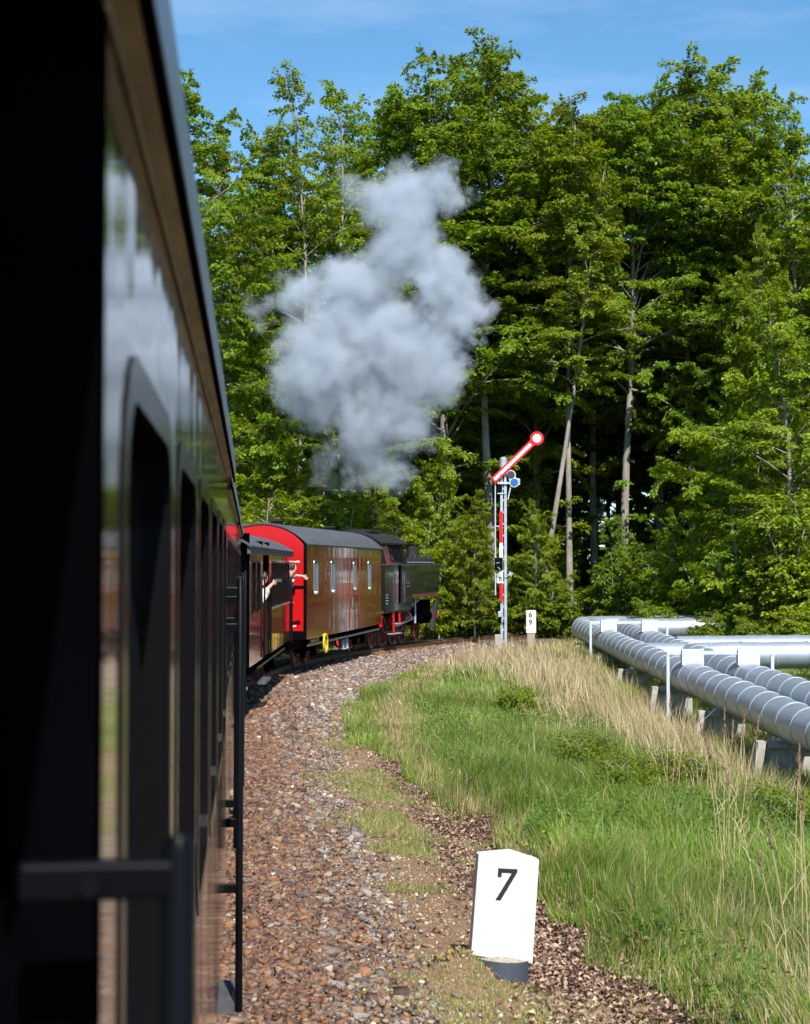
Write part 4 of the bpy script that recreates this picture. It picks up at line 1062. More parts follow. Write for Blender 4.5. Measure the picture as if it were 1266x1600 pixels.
def pipe_run(name, label, pts, rnd, group='silver clad pipes'):
    """each cladding sheet is a piece of its own along the line of points"""
    root = empty(name, pts[0]); tag(root, label, 'pipe', group)
    o0 = Vector(pts[0])
    for a, b in zip(pts[:-1], pts[1:]):
        a, b = Vector(a), Vector(b); d = b - a; L = d.length; n = max(1, round(L / 1.0)); q = Vector((0, 1, 0)).rotation_difference(d.normalized())
        for k in range(n):
            o = bpy.data.objects.new('cladding_sheet', SHEET); link(o, root)
            s = rnd.uniform(.99, 1.014)
            o.rotation_mode = 'QUATERNION'
            wob = Matrix.Rotation(rnd.uniform(-.018, .018), 4, 'X') @ Matrix.Rotation(rnd.uniform(-.018, .018), 4, 'Z') @ Matrix.Rotation(rnd.uniform(-.35, .35), 4, 'Y')
            o.rotation_quaternion = q @ wob.to_quaternion()
            o.location = a + d * (k / n) - o0; o.scale = (s, L / n * 1.0, s)
    return root
rnd = random.Random(3)
def p1x(y): return np.interp(y, [20, 29, 46, 63], [7.95, 7.62, 7.1, 7.0])
def pz(y): return np.interp(y, [20, 29, 46, 63], [-.52, -.36, 0.0, 0.24])
run1 = [(float(p1x(y)), y, float(pz(y))) for y in (20, 29, 37, 46, 54, 61)]
e1 = [run1[-1]] + [(7.0 + 1.6 - 1.6 * math.cos(R(a)), 61 + 1.6 * math.sin(R(a)), .24 + .04) for a in (22, 45, 68, 90)] + [(13.0, 62.9, .30), (22, 63.6, .33)]
pipe_run('insulated_pipe', 'near silver clad pipe with ring seams, running beside the dry grass', run1 + e1[1:], rnd)
run2 = [(float(p1x(y)) + 1.42, y, float(pz(y))) for y in (20, 29, 37, 46, 54, 59.6)]
e2 = [(8.42 + 1.4 - 1.4 * math.cos(R(a)), 59.6 + 1.4 * math.sin(R(a)), .24) for a in (30, 60, 90)] + [(13.2, 61.3, .26), (22, 62.0, .30)]
pipe_run('insulated_pipe', 'second silver clad pipe, parallel behind the near one', run2 + e2, rnd)
pipe_run('insulated_pipe', 'straight pipe branching right behind the two boxed pipes, nearer of the pair', [(7.12, 46.0, .02), (24.0, 46.6, .10)], rnd)
pipe_run('insulated_pipe', 'straight pipe branching right, farther of the pair, mostly hidden', [(8.5, 48.2, .12), (25.0, 48.8, .20)], rnd)
def portal(y, label):
    x = float(p1x(y)); z = float(pz(y)); gz = float(ground_z(np.array([x - .62]), np.array([y]))[0])
    t = tag(empty('pipe_portal_frame', (x, y, 0)), label, 'pipe support', 'pale steel frames over the pipes')
    for dx in (-.62, 1.42 + .62): MB().box(dx - .04, dx + .04, -.04, .04, gz - .3, z + .60).build('post', M['pipe_frame'], t, bevel=.006)
    MB().box(-.66, 1.42 + .66, -.05, .05, z + .602, z + .69).build('beam', M['pipe_frame'], t, bevel=.006)
    for dx in (0, 1.42): MB().box(dx - .28, dx + .28, -.12, .10, z + .33, z + .74).build('saddle_box', M['pipe_frame'], t, bevel=.008)
portal(39.2, 'pale steel frame with two boxes over the pipes, nearer one')
portal(53.4, 'pale steel frame with two boxes over the pipes, far one by the bend')
def support(y, label):
    x = float(p1x(y)); z = float(pz(y)); gz = float(ground_z(np.array([x]), np.array([y]))[0]) - .3; top = z - PR - .02
    t = tag(empty('concrete_pipe_support', (x, y, 0)), label, 'pipe support', 'concrete supports under the pipes')
    for sx, c in ((-1, -.57), (1, 1.99)):
        MB().add([(c - .09 + sx * .16, -.14, gz), (c + .09 + sx * .16, -.14, gz), (c + .08, -.14, top + .012), (c - .08, -.14, top + .012),
                  (c - .09 + sx * .16, .14, gz), (c + .09 + sx * .16, .14, gz), (c + .08, .14, top + .012), (c - .08, .14, top + .012)],
                 [(0, 1, 2, 3), (7, 6, 5, 4), (0, 4, 5, 1), (1, 5, 6, 2), (2, 6, 7, 3), (3, 7, 4, 0)]).build('leg', M['concrete'], t, bevel=.01)
    MB().box(-.45, 1.87, -.13, .13, top - .119, top + .01).build('crossbeam', M['concrete'], t, bevel=.01)
    for c in (0, 1.42): MB().box(c - .46, c + .44, .03, .12, gz, top - .121).build('web_wall', M['concrete'], t)
    for c in (0, 1.42): MB().box(c - .16, c + .16, -.10, .10, top + .011, top + .10).build('saddle', M['pipe_frame'], t)
for y, lb in ((25.6, 'concrete pipe support nearest the camera, at right edge'), (30.4, 'concrete pipe support, second from right, behind reed stalks'),
              (35.6, 'concrete pipe support, third from right, with pale slanted leg'), (41.2, 'concrete pipe support just beyond the nearer steel frame'),
              (46.6, 'concrete pipe support under the branching pipes'), (51.6, 'concrete pipe support near the far steel frame'), (57.5, 'concrete pipe support by the pipe bend')):
    support(y, lb)

# ------------------------------------------------------------------ kilometre stone 7 in the foreground
SX, SY = STX, STY
sgz = float(ground_z(np.array([SX]), np.array([SY]))[0]) + .03
st = empty('kilometre_stone', (SX - .02, SY, sgz + .02), R(4))
st.rotation_euler = (R(-2.5), R(4.0), R(6)); st.scale = (1.06, 1.06, 1.06)
tag(st, 'white kilometre stone with black 7 beside the leaf filled ditch', 'kilometre stone')
hw_, hh = .227, .87
face = [(-hw_ - .012, .10), (hw_ + .0, .06), (hw_ + .005, hh - .05), (.02, hh + .005), (-hw_, hh - .03)]
MB().prism(face, 'y', -.06, .06).build('stone', M['stone'], st, bevel=.006)
s7 = [(-.075, hh - .19), (-.045, hh - .19), (-.045, hh - .157), (.030, hh - .157), (-.082, hh - .36), (-.042, hh - .36), (.072, hh - .15), (.072, hh - .125), (-.075, hh - .125)]
MB().prism(s7, 'y', -.066, -.0602).build('numeral', M['numeral'], st, bevel=.0025)
def collar_mat():
    m, n, l, b = new_mat('grey_collar_orange_foot')
    tc = n.new('ShaderNodeTexCoord'); sp = n.new('ShaderNodeSeparateXYZ'); l.new(tc.outputs['Object'], sp.inputs[0])
    ma = n.new('ShaderNodeMath'); ma.operation = 'MULTIPLY_ADD'; ma.inputs[1].default_value = 0.80; l.new(sp.outputs['X'], ma.inputs[0]); l.new(sp.outputs['Z'], ma.inputs[2])
    nz = n.new('ShaderNodeTexNoise'); nz.inputs['Scale'].default_value = 50; nz.inputs['Detail'].default_value = 4
    l.new(tc.outputs['Object'], nz.inputs['Vector'])
    ad = n.new('ShaderNodeMath'); ad.operation = 'MULTIPLY_ADD'; ad.inputs[1].default_value = 0.03; l.new(nz.outputs[0], ad.inputs[0]); l.new(ma.outputs[0], ad.inputs[2])
    cr = n.new('ShaderNodeValToRGB'); cr.color_ramp.interpolation = 'CONSTANT'
    mr = n.new('ShaderNodeMapRange'); mr.inputs[1].default_value = -.6; mr.inputs[2].default_value = .6; l.new(ad.outputs[0], mr.inputs[0]); l.new(mr.outputs[0], cr.inputs[0])
    cr.color_ramp.elements[0].color = (.42, .10, .025, 1); cr.color_ramp.elements[1].position = .405; cr.color_ramp.elements[1].color = (.055, .068, .09, 1)
    l.new(cr.outputs[0], b.inputs['Base Color']); b.inputs['Roughness'].default_value = .5
    return m
c_ = MB().tube([(0, 0, -.45), (0, 0, .085)], .205, 32, cap=False).build('collar', collar_mat(), st, smooth=True)
MB().tube([(0, 0, .02), (0, 0, .078), (0, 0, .10)], [.198, .196, .06], 24).build('mortar', M['mortar'], st)

# the far kilometre stone 6 9
x, y, z = px(829.5, 989, 64.0)
g = float(ground_z(np.array([x]), np.array([y]))[0])
st = tag(empty('kilometre_stone', (x, y, g)), 'small white stone with black 6 over 9 beside the signal mast', 'kilometre stone')
zt = CAMZ + (HORIZON - 953) / FPX * 64
zb = CAMZ + (HORIZON - 989) / FPX * 64 - g
MB().box(-.16, .16, -.05, .05, -.1, zb).build('plinth', M['mortar'], st)
MB().prism([(-.205, zb), (.205, zb), (.205, zt - g - .02), (.10, zt - g), (-.12, zt - g - .01), (-.205, zt - g - .03)], 'y', -.07, .07).build('stone', M['stone'], st, bevel=.015)
def text(parent, body, size, loc, mt, name='numeral'):
    cu = bpy.data.curves.new(name, 'FONT'); cu.body = body; cu.size = size; cu.align_x = 'CENTER'; cu.align_y = 'CENTER'; cu.extrude = .004; cu.offset = .004
    tmp = bpy.data.objects.new(name, cu); COL.objects.link(tmp); bpy.context.view_layer.update()
    me = bpy.data.meshes.new_from_object(tmp.evaluated_get(bpy.context.evaluated_depsgraph_get())); bpy.data.objects.remove(tmp)
    me.materials.clear(); me.materials.append(mt)
    o = bpy.data.objects.new(name, me); link(o, parent); o.location = loc; o.rotation_euler = (R(90), 0, 0); return o
text(st, '6', .30, (-.03, -.0745, zt - g - .20), M['numeral']); text(st, '9', .30, (-.03, -.0745, zt - g - .52), M['numeral'])

# ------------------------------------------------------------------ semaphore signal
D = 60.0
def sp(xp, yp, dd=0.0):
    return (xp - 787.0) / FPX * D, (HORIZON - yp) / FPX * D + CAMZ
x, y, z = px(787, 1000, D)
g = float(ground_z(np.array([x]), np.array([y]))[0])
sg = tag(empty('semaphore_signal', (x, y, 0)), 'pale grey semaphore mast with raised red edged white arm', 'railway signal')
zt = sp(787, 716)[1]
for dx in (-.075, .075):
    m = MB().box(dx - .05, dx + .05, -.02, .02, g - .2, zt - .02).box(dx - .05 if dx < 0 else dx + .03, dx - .03 if dx < 0 else dx + .05, .02, .10, g - .2, zt - .02)
    m.build('mast_channel', M['steel'], sg)
for k in range(14):
    zz = g + .4 + k * .46
    MB().box(-.025, .025, .002, .03, zz, zz + .07).build('batten', M['steel'], sg)
MB().tube([(0, .03, zt - .35), (0, .03, zt - .02), (0, .03, zt + .06)], [.15, .15, .05], 14).build('mast_cap', M['steel'], sg, smooth=True)
# arm
x0, z0 = sp(773, 749); x1, z1 = sp(839, 685)
ax = Vector((x1 - x0, 0, z1 - z0)); La = ax.length; ax.normalize(); an = math.atan2(ax.z, ax.x)
arm = bpy.data.objects.new('arm_pivot', None)
def arm_piece(polys, ya, yb, name, mt):
    m = MB()
    c, s_ = math.cos(an), math.sin(an)
    for poly in polys:
        m.prism([(x0 + p * c - q * s_, z0 + p * s_ + q * c) for p, q in poly], 'y', ya, yb)
    return m.build(name, mt, sg)
def circ(cx, r_, n=32): return [(cx + r_ * math.cos(2 * math.pi * k / n), r_ * math.sin(2 * math.pi * k / n)) for k in range(n)]
dr = .27
outl = [(-.10, -.135), (La - .22, -.135)] + [(La + dr * math.cos(R(a)), dr * math.sin(R(a))) for a in range(-148, 149, 8)] + [(La - .22, .135), (-.10, .135)]
armo = arm_piece([outl], -.16, -.13, 'signal_arm', M['signal_red'])
arm_piece([[(-.02, -.058), (La - .33, -.058), (La - .33, .058), (-.02, .058)]], -.172, -.161, 'arm_stripe', M['white']).parent = armo
arm_piece([circ(La, .165)], -.172, -.161, 'arm_disc', M['white']).parent = armo
xp, zp = sp(782, 741)
MB().tube([(xp, -.2, zp), (xp, .05, zp)], .04, 12).build('pivot', M['steel'], sg, smooth=True)
# spectacle with two lenses
xa, za = sp(798.5, 742); xb, zb = sp(803.5, 754)
pl = []
for (cx_, cz_, a0, a1) in ((xa, za, 0, 180), (xb, zb, 180, 360)):
    for k in range(11): a = R(a0 + (a1 - a0) * k / 10 - 20); pl.append((cx_ + .19 * math.cos(a), cz_ + .19 * math.sin(a)))
spc = MB().prism(pl, 'y', -.12, -.09).build('spectacle_plate', M['pipe_frame'], sg)
for (cx_, cz_, mt) in ((xa, za, M['lens_red']), (xb, zb, M['lens_blue'])):
    MB().prism([(cx_ + .15 * math.cos(2 * math.pi * k / 24), cz_ + .15 * math.sin(2 * math.pi * k / 24)) for k in range(24)], 'y', -.134, -.121).build('lens', mt, spc)
MB().box(xb - .02, xb + .24, .0, .12, zb - .1, zb + .16).build('lamp_housing', M['steel'], sg, bevel=.02)
zc = sp(0, 755)[1]
MB().box(-.24, .28, -.10, -.04, zc - .03, zc + .04).build('cross_arm', M['pipe_frame'], sg)
MB().box(-.22, -.05, -.03, .1, zc - .36, zc - .06).build('lamp_box', M['black'], sg, bevel=.01)
MB().box(-.24, .10, -.06, -.03, zc - .42, zc - .385).build('cross_arm', M['pipe_frame'], sg)
MB().tube([(.30, -.05, zc - .05), (.20, -.05, zc - .5), (.17, -.05, zc - .65)], .025, 7).build('brace', M['pipe_frame'], sg)
xr = sp(774, 0)[0]
MB().tube([(xr, -.05, sp(0, 752)[1]), (xr, -.05, sp(0, 930)[1])], .024, 8).build('pull_rod', M['pipe_frame'], sg)
MB().box(xr - .03, -.1, -.06, -.02, sp(0, 822)[1] - .02, sp(0, 822)[1] + .02).build('rod_guide', M['pipe_frame'], sg)
# red / white mast board
xm0, xm1 = sp(780.3, 0)[0], sp(785.6, 0)[0]
for ya_, yb_, mt in ((799, 848, 'signal_red'), (848.4, 871, 'white'), (912, 939, 'signal_red'), (891.5, 911.5, 'white')):
    MB().box(xm0 - .0, xm1, -.10, -.075, sp(0, yb_)[1], sp(0, ya_)[1]).build('mast_board', M[mt], sg)
bx0_, bx1_ = sp(772.5, 0)[0], sp(785.3, 0)[0]
bb = MB().box(bx0_, bx1_, -.16, -.105, sp(0, 891)[1], sp(0, 871.5)[1]).build('drive_box', M['black'], sg, bevel=.01)
MB().tube([(bx0_ + .06, -.17, sp(0, 880)[1]), (bx0_ + .2, -.17, sp(0, 879)[1])], .014, 6).tube([(bx0_ + .12, -.17, sp(0, 886)[1]), (bx0_ + .22, -.17, sp(0, 890)[1])], .014, 6).build('lever', M['steel'], bb)
MB().box(sp(776, 0)[0], sp(785.6, 0)[0], -.135, -.106, sp(0, 911)[1], sp(0, 897)[1]).build('sign_plate', M['white'], sg)
text(sg, 'B', .26, (sp(781.3, 0)[0], -.139, sp(0, 904)[1]), M['numeral'], 'letter')
MB().box(sp(776.5, 0)[0], sp(783, 0)[0], -.16, -.136, sp(0, 902)[1], sp(0, 896)[1]).build('bracket', M['steel'], sg)
m = MB().tube([(.06, -.06, sp(0, 902)[1]), (.32, -.1, sp(0, 896)[1])], .02, 6)
for a in (20, 110):
    m.tube([(.25 - .1 * math.cos(R(a)), -.1, sp(0, 897)[1] - .1 * math.sin(R(a))), (.25 + .1 * math.cos(R(a)), -.1, sp(0, 897)[1] + .1 * math.sin(R(a)))], .028, 6)
m.build('wire_wheel', M['pipe_frame'], sg)
MB().box(-.23, -.06, -.12, -.03, sp(0, 964)[1], sp(0, 955)[1]).build('junction_box', M['steel'], sg, bevel=.02)
MB().tube([(-.14, -.08, sp(0, 964)[1]), (-.1, -.08, sp(0, 972)[1]), (.02, -.05, sp(0, 975)[1])], .02, 6).build('cable', M['black'], sg)
MB().box(-.36, -.12, -.2, .05, g - .2, sp(0, 991)[1]).build('foundation', M['concrete'], sg, bevel=.02)

# slim white post with dark board just past the locomotive
x, y, z = px(689, 997, 70.0); g = float(ground_z(np.array([x]), np.array([y]))[0])
sb = tag(empty('line_side_sign', (x, y, g)), 'slim white post with narrow dark board at front of the locomotive', 'sign post')
zt = CAMZ + (HORIZON - 897) / FPX * 70 - g
MB().tube([(-.08, 0, -.2), (-.08, 0, zt)], .045, 8).build('post', M['white'], sb)
MB().box(-.03, .17, -.03, 0, zt - 1.3, zt - .04).build('board', M['steel'], sb)
for k in range(3): MB().box(-.01, .15, -.04, -.031, zt - .42 - .42 * k, zt - .10 - .42 * k).build('board_field', M['black'], sb)

# ------------------------------------------------------------------ reed stalks and dandelions
r = random.Random(9)
reed_spots = [(1118, 1235, 17.5, 1115, -.12), (1128, 1240, 17.2, 1110, .02), (1135, 1250, 17.6, 1128, .05), (1143, 1235, 17.3, 1118, .09), (1150, 1262, 17.0, 1122, .16), (1128, 1300, 15.6, 1150, -.1),
              (1178, 1330, 14.2, 1185, -.20), (1236, 1330, 14.0, 1170, .05), (1249, 1430, 13.4, 1175, .0), (1225, 1500, 12.4, 1290, -.12), (1210, 1560, 12.0, 1330, -.14), (1258, 1590, 11.5, 1240, -.02),
              (1040, 1175, 24.5, 1085, .05), (1020, 1170, 25.0, 1080, -.1), (1058, 1180, 24.0, 1090, .12)]
for (xp_, yb_, dd, yt_, ln) in reed_spots:
    x, y, _ = px(xp_, yb_, dd); g = float(ground_z(np.array([x]), np.array([y]))[0])
    zt = CAMZ + (HORIZON - yt_) / FPX * dd
    h = max(zt - g, .5)
    o = tag(empty('reed_stalk', (x, y, g)), 'tall dry reed stalk with brown feathery seed head', 'reed', 'dry reed stalks along the bank')
    pts = [(ln * h * f * f, .05 * h * f * f, h * f) for f in (0, .3, .6, .85)]
    MB().tube(pts, [.0045, .004, .0035, .003], 5).build('stem', M['reed'] if 'reed' in M else M.setdefault('reed', mat('reed_straw', (.50, .38, .21), .7, var=.15)), o)
    hm = MB(); p0 = Vector(pts[-1]); dv = (Vector(pts[-1]) - Vector(pts[-2])).normalized()
    for k in range(16):
        f = k / 16; q = p0 + dv * (f * .17 * h); a = r.uniform(0, 6.28); sp_ = (.028 * (1 - f) + .008)
        e = q + Vector((math.cos(a) * sp_, math.sin(a) * sp_, .035))
        w = Vector((-math.sin(a), math.cos(a), 0)) * .006
        hm.add([q - w, q + w, e + w * .5, e - w * .5], [(0, 1, 2, 3)])
        hm.add([q, q + Vector((0, 0, .012)), e + Vector((0, 0, .01)), e], [(0, 1, 2, 3)])
    hm.tube([p0, p0 + dv * .17 * h], [.006, .003], 5)
    hm.build('seed_head', M['seed'] if 'seed' in M else M.setdefault('seed', mat('reed_plume', (.24, .155, .095), .85, var=.3)), o)
    for k in range(2):
        lf = MB()
        f = r.uniform(.25, .6); z_ = h * f; a = r.uniform(-.6, .6) + (3.14 if k else 0); x_ = ln * h * f * f
        e1_ = (x_ + .05 * math.cos(a), .05 * math.sin(a), z_ + .12); e2_ = (x_ + .13 * math.cos(a), .13 * math.sin(a), z_ + .20)
        lf.add([(x_, 0, z_), (x_, .0, z_ + .02), (e1_[0], e1_[1], e1_[2] + .006), (e1_[0], e1_[1], e1_[2] - .006), e2_], [(0, 1, 2, 3), (3, 2, 4)])
        lf.build('blade', M['reed'], o)
M['petal'] = mat('dandelion_yellow', (.80, .52, .01), .6, var=.1)
M['stemg'] = mat('flower_stem_green', (.10, .17, .04), .6, var=.1)
for (xp_, yp_, dd, lb) in ((849, 1297, 18.4, 'left yellow dandelion of the pair above the kilometre stone'), (857, 1300, 18.3, 'right yellow dandelion of the pair above the kilometre stone'), (821, 1317, 17.6, 'single yellow dandelion low at the grass edge'), (741, 1216, 24.0, 'small yellow dandelion in the green grass beyond the ditch')):
    x, y, z = px(xp_, yp_, dd); g = float(ground_z(np.array([x]), np.array([y]))[0])
    z = max(z, g + .12)
    o = tag(empty('dandelion', (x, y, g)), lb, 'flower', 'dandelions in the grass')
    MB().tube([(0, 0, 0), (.01, 0, (z - g) * .5), (0, 0, z - g)], .003, 5).build('stem', M['stemg'], o)
    f = MB(); c0 = Vector((0, 0, z - g))
    for ring, (nn, rad, el) in enumerate(((14, .028, .25), (10, .020, .7), (6, .011, 1.1))):
        for k in range(nn):
            a = 2 * math.pi * k / nn + ring; d1 = Vector((math.cos(a) * math.cos(el), math.sin(a) * math.cos(el), math.sin(el)))
            sd = Vector((-math.sin(a), math.cos(a), 0)) * .004
            f.add([c0 - sd * .4, c0 + sd * .4, c0 + d1 * rad + sd, c0 + d1 * rad - sd], [(0, 1, 2, 3)])
    f.build('blossom', M['petal'], o)

# ------------------------------------------------------------------ trees
LEAFPAL = np.array([(0.175, 0.250, 0.010), (0.205, 0.275, 0.011), (0.140, 0.215, 0.010), (0.235, 0.285, 0.013), (0.115, 0.185, 0.010)])
def branch_points(p0, az, el0, el1, L, n, rg):
    pts = [np.array(p0, float)]
    for k in range(n):
        f = (k + .5) / n; el = el0 + (el1 - el0) * f; a = az + rg.normal(0, .10)
        az = a
        pts.append(pts[-1] + np.array([math.cos(a) * math.cos(el), math.sin(a) * math.cos(el), math.sin(el)]) * L / n)
    return pts
def grow(seed, stems, lpm, lsz, sec_gap=.55, spread=.30, sec_scale=1.0, fall=-.45, tilt=.44):
    """stems: list of dicts (path of the stem, radius, limbs list). Returns wood MB and leaf arrays."""
    rg = np.random.default_rng(seed)
    wood = MB(); LP, LD, LN = [], [], []
    def spray(a, b, dens, sprd, taper=True):
        a, b = np.array(a), np.array(b); d = b - a; L = np.linalg.norm(d)
        if L < .05: return
        n = rg.poisson(dens * L) + 1
        f = rg.random(n) ** .85
        hz = np.cross(d / L, (0, 0, 1)); hn = np.linalg.norm(hz); hz = hz / hn if hn > .1 else np.array([1., 0, 0])
        s = rg.uniform(-1, 1, n) * sprd * (1.1 - .6 * f if taper else 1)
        p = a + d * f[:, None] + hz * s[:, None] + np.stack([np.zeros(n), np.zeros(n), rg.normal(0, .06, n) - .25 * np.abs(s)], 1)
        LP.append(p); LD.append(d / L * .8 + hz * np.sign(s)[:, None] * .7 + rg.normal(0, .3, (n, 3)) + np.array([0, 0, -.25]))
        out = np.array([d[0], d[1], 0]) / (L + 1e-6)
        LN.append(np.array([0, 0, 1.0]) + out * .85 + rg.normal(0, tilt, (n, 3)))
    for st_ in stems:
        wood.tube(st_['path'], st_['rad'], 8)
        P = [np.array(p) for p in st_['path']]
        cum = np.concatenate([[0], np.cumsum([np.linalg.norm(P[i + 1] - P[i]) for i in range(len(P) - 1)])])
        for (f, L, az, el, rad) in st_['limbs']:
            q = f * cum[-1]; i = min(int(np.searchsorted(cum, q, 'right')) - 1, len(P) - 2); g_ = (q - cum[i]) / (cum[i + 1] - cum[i])
            p0 = P[i] + (P[i + 1] - P[i]) * g_
            pts = branch_points(p0, az, el + .2, el + fall, L, 5, rg)
            wood.tube(pts, [rad, rad * .85, rad * .65, rad * .45, rad * .28, rad * .1], 5, cap=False)
            spray(pts[-2], pts[-1], lpm, spread * .8); spray(pts[-3], pts[-2], lpm * .7, spread)
            ns = max(2, int(L / sec_gap)); sgn = 1
            for k in range(ns):
                ff = .18 + .8 * (k + rg.random() * .6) / ns; j = min(int(ff * 5), 4); b0 = pts[j] + (pts[j + 1] - pts[j]) * (ff * 5 - j)
                la = math.atan2(*(pts[j + 1] - pts[j])[[1, 0]]); sgn = -sgn
                sl_ = sec_scale * L * (.20 + .30 * (1 - ff)) * rg.uniform(.6, 1.3)
                sl_ = min(max(sl_, .45), 2.4)
                e0 = rg.normal(.10, .34)
                sp_ = branch_points(b0, la + sgn * rg.uniform(.6, 1.15), e0 + .15, e0 - .35, sl_, 3, rg)
                wood.tube(sp_, [rad * .35, rad * .25, rad * .15, rad * .06], 3, cap=False)
                spray(sp_[0], sp_[1], lpm * .5, spread * .7, False); spray(sp_[1], sp_[2], lpm, spread); spray(sp_[2], sp_[3], lpm * 1.2, spread)
    LP, LD, LN = np.concatenate(LP), np.concatenate(LD), np.concatenate(LN)
    n = len(LP)
    c = LEAFPAL[rg.integers(0, 5, n)] * rg.uniform(.8, 1.2, (n, 1))
    L = lsz * rg.uniform(.7, 1.3, n)
    return wood, leaf_quads(LP, LD, LN, L, L * rg.uniform(.55, .75, n), c)

def tree_variant(seed, H, cb, Rc, limbs, lpm, lsz=.2, trunk=.24, wob=.35, lean=(0, 0), sparse=0, shape=None, top_up=1.15, **kw):
    rg = np.random.default_rng(seed + 100)
    n = 12; path = []; ph_ = rg.uniform(0, 6.28, 2)
    for k in range(n + 1):
        f = k / n
        path.append((wob * math.sin(f * 5 + ph_[0]) * f + lean[0] * f * H, wob * math.sin(f * 4 + ph_[1]) * f + lean[1] * f * H, H * f * .97))
    rad = [trunk * (1 - .93 * (k / n) ** .9) * (1.25 if k == 0 else 1) + .012 for k in range(n + 1)]
    shape = shape or (lambda t: .35 + 1.0 * math.sin(math.pi * min(1, .18 + .80 * t)) ** .8 if t < .85 else .75 * (1.05 - t) / .2 + .12)
    lm = []
    for i in range(limbs):
        t_ = (i + rg.uniform(0, 1)) / limbs
        L = Rc * shape(t_) * rg.uniform(.55, 1.3)
        el = .22 + top_up * t_ ** 1.3 + rg.normal(0, .28)
        lm.append((cb + (.985 - cb) * t_, max(L, .6), i * 2.4 + rg.normal(0, .4), el, max(.018, trunk * .30 * (1 - .75 * t_))))
    for i in range(sparse):                                   # thin dead twigs and stray shoots on the bare trunk
        lm.append((rg.uniform(.12, cb), rg.uniform(.5, 1.4), rg.uniform(0, 6.28), rg.uniform(-.1, .4), .02))
    return grow(seed, [dict(path=path, rad=rad, limbs=lm)], lpm, lsz, **kw)
def bush_variant(seed, H, W, nst, lpm, lsz, **kw):
    rg = np.random.default_rng(seed + 500); stems = []
    for s_ in range(nst):
        a = s_ * 2.4 + rg.normal(0, .3); hh_ = H * rg.uniform(.6, 1.05); sp_ = W * rg.uniform(.15, .55)
        path = [(math.cos(a) * sp_ * f ** 1.3, math.sin(a) * sp_ * f ** 1.3, hh_ * f) for f in (0, .2, .4, .6, .8, 1)]
        nl = int(10 + hh_ * 2.2)
        lm = [(.10 + .88 * (k + rg.random()) / nl, W * rg.uniform(.25, .55) * (1.05 - .6 * k / nl), rg.uniform(0, 6.28), .1 + .8 * (k / nl) ** 1.5, .018) for k in range(nl)]
        stems.append(dict(path=path, rad=[.05, .045, .038, .03, .02, .008], limbs=lm))
    return grow(seed, stems, lpm, lsz, **kw)

VAR = {}
def register(key, res):
    w, (V, F, C) = res
    me = bpy.data.meshes.new('trunk'); me.from_pydata(w.v, [], w.f); me.update()
    me.polygons.foreach_set('use_smooth', np.ones(len(me.polygons), dtype=bool)); me.materials.append(M['bark'])
    VAR[key] = (me, np_mesh('crown', V, F, M['leaf'], col=C), float(V[:, 2].max()))
register('tall1', tree_variant(1, 26, .36, 4.9, 64, 80, lsz=.182, trunk=.30, sparse=3))
register('tall2', tree_variant(2, 26, .28, 5.1, 66, 78, lsz=.182, trunk=.27, sparse=4))
register('tall3', tree_variant(3, 26, .46, 4.5, 56, 82, lsz=.182, trunk=.26, wob=.6, sparse=5))
register('edge1', tree_variant(4, 25, .12, 4.3, 76, 90, lsz=.165, trunk=.27))
register('edge2', tree_variant(5, 25, .08, 4.0, 80, 88, lsz=.165, trunk=.24, wob=.5))
register('slim', tree_variant(6, 25, .52, 2.7, 38, 96, lsz=.165, trunk=.17, wob=.3, lean=(.035, 0), sparse=5))
register('sparse', tree_variant(7, 25, .40, 2.6, 44, 44, lsz=.16, trunk=.14, wob=.8, top_up=1.3, sparse=6, spread=.2))
register('young', tree_variant(8, 12, .08, 3.0, 56, 95, lsz=.155, trunk=.12, wob=.4))
register('bush1', bush_variant(11, 3.4, 2.6, 7, 80, .14))
register('bush2', bush_variant(12, 5.4, 3.0, 8, 70, .15))
register('bramble', bush_variant(13, .75, 1.6, 9, 80, .06, sec_gap=.2, spread=.12))
def plant(key, x, y, H, label, group, name='beech_tree', cat='tree', rz=None, wide=1.0, z=None, tilt=0.0):
    tm, cm_, h0 = VAR[key]
    z = float(ground_z(np.array([x]), np.array([y]), rough=False)[0]) - .05 if z is None else z
    o = empty(name, (x, y, z), rnd.uniform(0, 6.28) if rz is None else rz)
    o.rotation_euler.y = tilt
    s = H / h0; o.scale = (s * wide, s * wide, s)
    link(bpy.data.objects.new('trunk' if cat == 'tree' else 'stems', tm), o); link(bpy.data.objects.new('crown' if cat == 'tree' else 'foliage', cm_), o)
    return tag(o, label, cat, group)
FR = 'beech trees along the edge of the wood'
